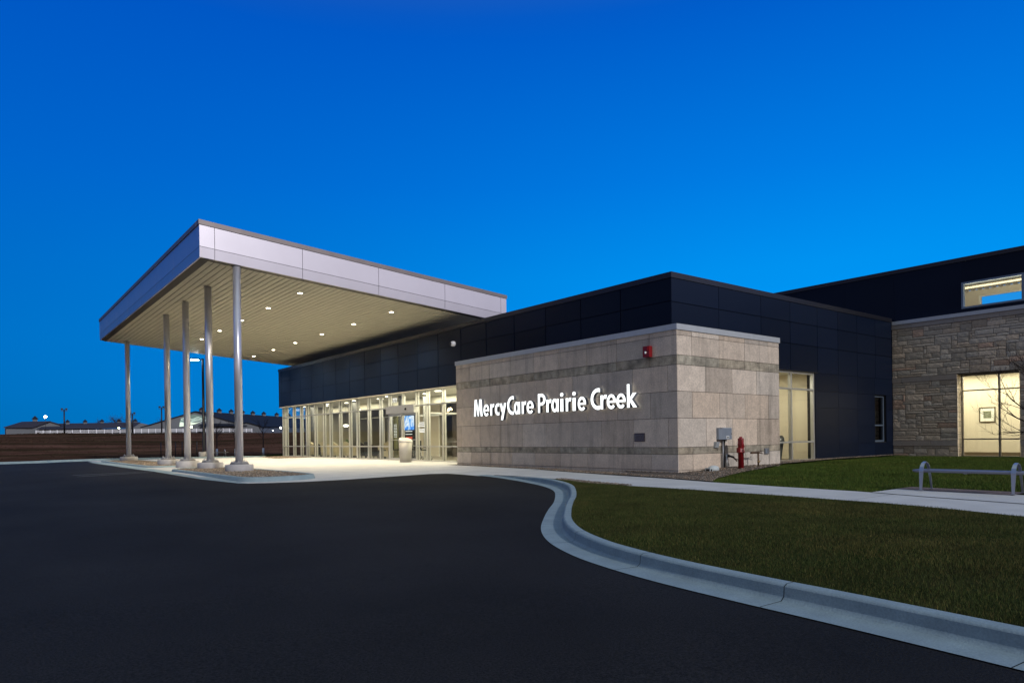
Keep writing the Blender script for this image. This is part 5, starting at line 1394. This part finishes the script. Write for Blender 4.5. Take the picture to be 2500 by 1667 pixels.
def G3(u, z): a = (79.0-58.6, 330.7-334.9); return (58.6+u*a[0]*1.0-.05, 334.9+u*a[1]-.35, z)
m.use(emis('lit_mural_dim', (.30, .42, .38), .55)); m.quad(G3(.66, 8.4), G3(1.30, 9.6), G3(1.22, 12.4), G3(.96, 13.8), G3(.70, 12.0))
m.use(mur)
for i, (z, L0, L1) in enumerate(((11.9, .74, 1.14), (11.3, .70, 1.20), (10.7, .70, 1.24), (10.1, .69, 1.26))):
    pts = [G3(L0+(L1-L0)*k/12, z+.45*math.sin(k*.9+i*.8)) for k in range(13)]
    for a, b in zip(pts[:-1], pts[1:]): m.quad((a[0], a[1]-.1, a[2]), (b[0], b[1]-.1, b[2]), (b[0], b[1]-.1, b[2]+.28), (a[0], a[1]-.1, a[2]+.28))
m.use(emis('lit_mural_glow', (.85, 1.0, .80), 1.1)); a_, b_, c_, d_ = G3(.67, 8.3), G3(1.15, 9.3), G3(1.05, 10.0), G3(.68, 10.2)
m.quad(*[(q[0], q[1]-.08, q[2]) for q in (a_, b_, c_, d_)]); m.build('mural', None, main)
# porch wing of the main hall
m = MB(); m.use(GW); m.box(81, 324.2, 4.5, 97.3, 330, 8.4); m.use(DRF)
m.hexa([(77.8, 323, 8.3), (98.2, 320.8, 8.3), (96.8, 331, 8.9), (81.8, 331.5, 8.9), (77.8, 323, 8.6), (98.2, 320.8, 8.6), (95.0, 331, 10.2), (83.0, 331.5, 10.2)])
m.use(mat('dim_window', (.05, .06, .08), .3))
for x in (83, 86, 89, 92, 95): m.box(x, 324.1, 6.2, x+1.1, 324.19, 7.6)
m.build('porch', None, main)
g = barn('farm_shed', 'pale low-gabled shed joined to the right of the big far hall', [(95.2, 322.5, 8.3), (98.3, 321.2, 9.9), (103.5, 318.5, 8.2)], (10, 12, 0), DRF, 5.0)
bA = thing('farm_shed', 'grey hip-roofed shed at the far left edge of the field', 'barn', (10, 340, 5.2))
m = MB(); m.use(GW); m.box(10.4, 339.8, 4.2, 18.7, 352, 8.1); m.extr([(18.7, 339.7, 4.2), (18.7, 339.7, 8.1), (24.8, 339.3, 10.4), (28.5, 339.0, 9.0), (28.5, 339.0, 4.2)], (0, 10, 0)); m.build('wall', None, bA)
m = MB(); m.use(GREYR); m.hexa([(9.6, 339.0, 8.0), (19.0, 338.7, 8.0), (25.2, 339.0, 10.3), (15.9, 346, 10.3), (9.6, 339.0, 8.3), (19.0, 338.7, 8.35), (25.2, 338.6, 10.75), (15.9, 346, 10.7)])
m.hexa([(25.0, 338.8, 10.3), (28.8, 338.4, 9.0), (28.8, 348, 9.0), (25.0, 348, 10.3), (25.0, 338.8, 10.7), (28.8, 338.4, 9.4), (28.8, 348, 9.4), (25.0, 348, 10.7)]); m.build('roof', None, bA)
cupola(bA, 20.2, 344, 11.0)
bB = thing('stable_block', 'long low stable with dark roof and small cupolas behind the white rail fence', 'barn', (36, 338, 5.4))
m = MB(); m.use(GW); m.box(21.5, 338.6, 4.2, 57, 339.2, 7.6)
m.extr([(54.4, 334.9, 4.5), (54.4, 334.9, 7.9), (57.6, 334.6, 9.9), (60.5, 334.4, 9.2), (60.5, 334.4, 4.5)], (0, 8, 0)); m.build('wall', None, bB)
m = MB(); m.use(GREYR); m.hexa([(20.2, 336.6, 7.3), (54.0, 334.6, 7.75), (58.2, 340, 10.1), (25.6, 344, 9.5), (20.2, 336.6, 7.6), (54.0, 334.6, 8.05), (58.2, 340, 10.45), (25.6, 344, 9.85)]); m.build('roof', None, bB)
for x, z in ((31.3, 9.9), (37.6, 10.0), (43.8, 10.15), (50.2, 10.3), (56.5, 10.4)): cupola(bB, x, 342, z, .8)
# trees behind the stables
def far_tree(x, y, z, h, seed, lab):
    R_ = random.Random(seed); t = thing('bare_tree', lab, 'tree', (x, y, z), 'bare trees behind the stables')
    m = MB(); m.use(SOD).tube([(x, y, z), (x, y, z+h*.5)], [.35, .2], 5); m.build('trunk', None, t)
    m = MB(); m.use(SOD)
    for i in range(16):
        a = R_.uniform(0, 2*PI); branches(m, Vector((x, y, z+h*R_.uniform(.25, .5))), Vector((math.cos(a), math.sin(a), R_.uniform(.5, 1.6))).normalized(), h*.36, .10, 2, .5, 0, R_)
    m.build('crown', None, t)
far_tree(54, 372, 5.5, 10.0, 21, 'bare round-crowned tree behind the stable, left of the farthest column')
far_tree(60, 372, 5.5, 9.0, 22, 'bare tree behind the stable, right of the farthest column')
far_tree(47.5, 374, 5.5, 8.0, 24, 'smaller bare tree behind the stable near the middle of its roof')
far_tree(74, 372, 5.5, 9, 23, 'small bare tree behind the left slope of the big far hall')
# rail fence
fc = thing('rail_fence', 'long white three-rail fence along the top of the dark field', 'fence', (19, 319.4, 5.2))
FW = mat('white_vinyl', (.82, .82, .88), .5)
FPTS = [(19.0, 319.4, 5.15), (28.0, 318.8, 5.2), (46.8, 316.6, 5.5), (74.4, 311.2, 5.6), (86.9, 308.0, 5.6), (95.5, 305.4, 5.45)]
tot = []
for a, b in zip(FPTS[:-1], FPTS[1:]):
    a, b = Vector(a), Vector(b); n = max(1, round((b-a).length/2.55))
    for k in range(n): tot.append(a.lerp(b, k/n))
tot.append(Vector(FPTS[-1]))
p0 = MB().use(FW).box(-.13, -.13, -.2, .13, .13, 1.5).build('post', None, fc, (0, 0, 0))
p0.matrix_parent_inverse = Matrix.Identity(4)
for i, q in enumerate(tot):
    o = p0 if i == 0 else p0.copy()
    if i: COL.objects.link(o)
    o.parent = fc; o.location = q-Vector(fc.location)
for dz in (.35, .8, 1.25):
    m = MB(); m.use(FW)
    for a, b in zip(tot[:-1], tot[1:]):
        m.hexa([(a.x, a.y-.05, a.z+dz-.09), (b.x, b.y-.05, b.z+dz-.09), (b.x, b.y+.05, b.z+dz-.09), (a.x, a.y+.05, a.z+dz-.09), (a.x, a.y-.05, a.z+dz+.09), (b.x, b.y-.05, b.z+dz+.09), (b.x, b.y+.05, b.z+dz+.09), (a.x, a.y+.05, a.z+dz+.09)])
    m.build('rail', None, fc)
# field light poles and lamps
def fpole(x, y, z0, z1, lab):
    t = thing('floodlight_pole', lab, 'pole', (x, y, z0), 'dark floodlight poles along the fence')
    MB().use(BLACK).tube([(x, y, z0), (x, y, z1)], [.30, .20], 8).build('pole', None, t)
    m = MB(); m.use(BLACK).box(x-1.0, y-.3, z1-.3, x-.35, y+.3, z1+.4); m.box(x+.35, y-.3, z1-.3, x+1.0, y+.3, z1+.4); m.box(x-1.0, y-.1, z1-.75, x+1.0, y+.1, z1-.6); m.build('lamp_bar', None, t)
fpole(26.35, 298.8, 5.0, 13.9, 'dark pole on the field crest at the left of the picture')
fpole(48.0, 296.2, 5.1, 12.6, 'shorter dark twin-headed pole just right of the farthest column')
fpole(57.8, 294.4, 5.1, 15.0, 'tall dark twin-headed pole just left of the second farthest column')
for (x, y, z, r, c, st_, lab) in ((20.7, 299.3, 10.7, .42, (1, .88, .6), 40, 'bright warm floodlight above the far left shed roof'), (43.5, 296.8, 6.7, .30, (.85, 1, .35), 30, 'greenish yard light at the fence left of the farthest column'), (68.0, 292.2, 7.0, .30, (.9, 1, .55), 30, 'pale yard light at the fence below the lit mural'), (100.1, 282.8, 6.4, .32, (.95, 1, .75), 30, 'white yard light beside the lobby corner'), (97.3, 284.0, 5.5, .16, (.95, 1, .8), 20, 'tiny white light left of the yard light by the lobby corner')):
    t = thing('yard_light', lab, 'lamp', (x, y, 5.0), 'yard lights around the far barns')
    zg0 = zfield(x, y)
    MB().use(BLACK).tube([(x, y, zg0-.1), (x, y, z)], .06, 5).build('post', None, t)
    MB().use(emis('yard_%d' % int(x), c, st_)).ball((x, y, z+r), r, 12, 8).build('bulb', None, t)
bpy.context.view_layer.update()
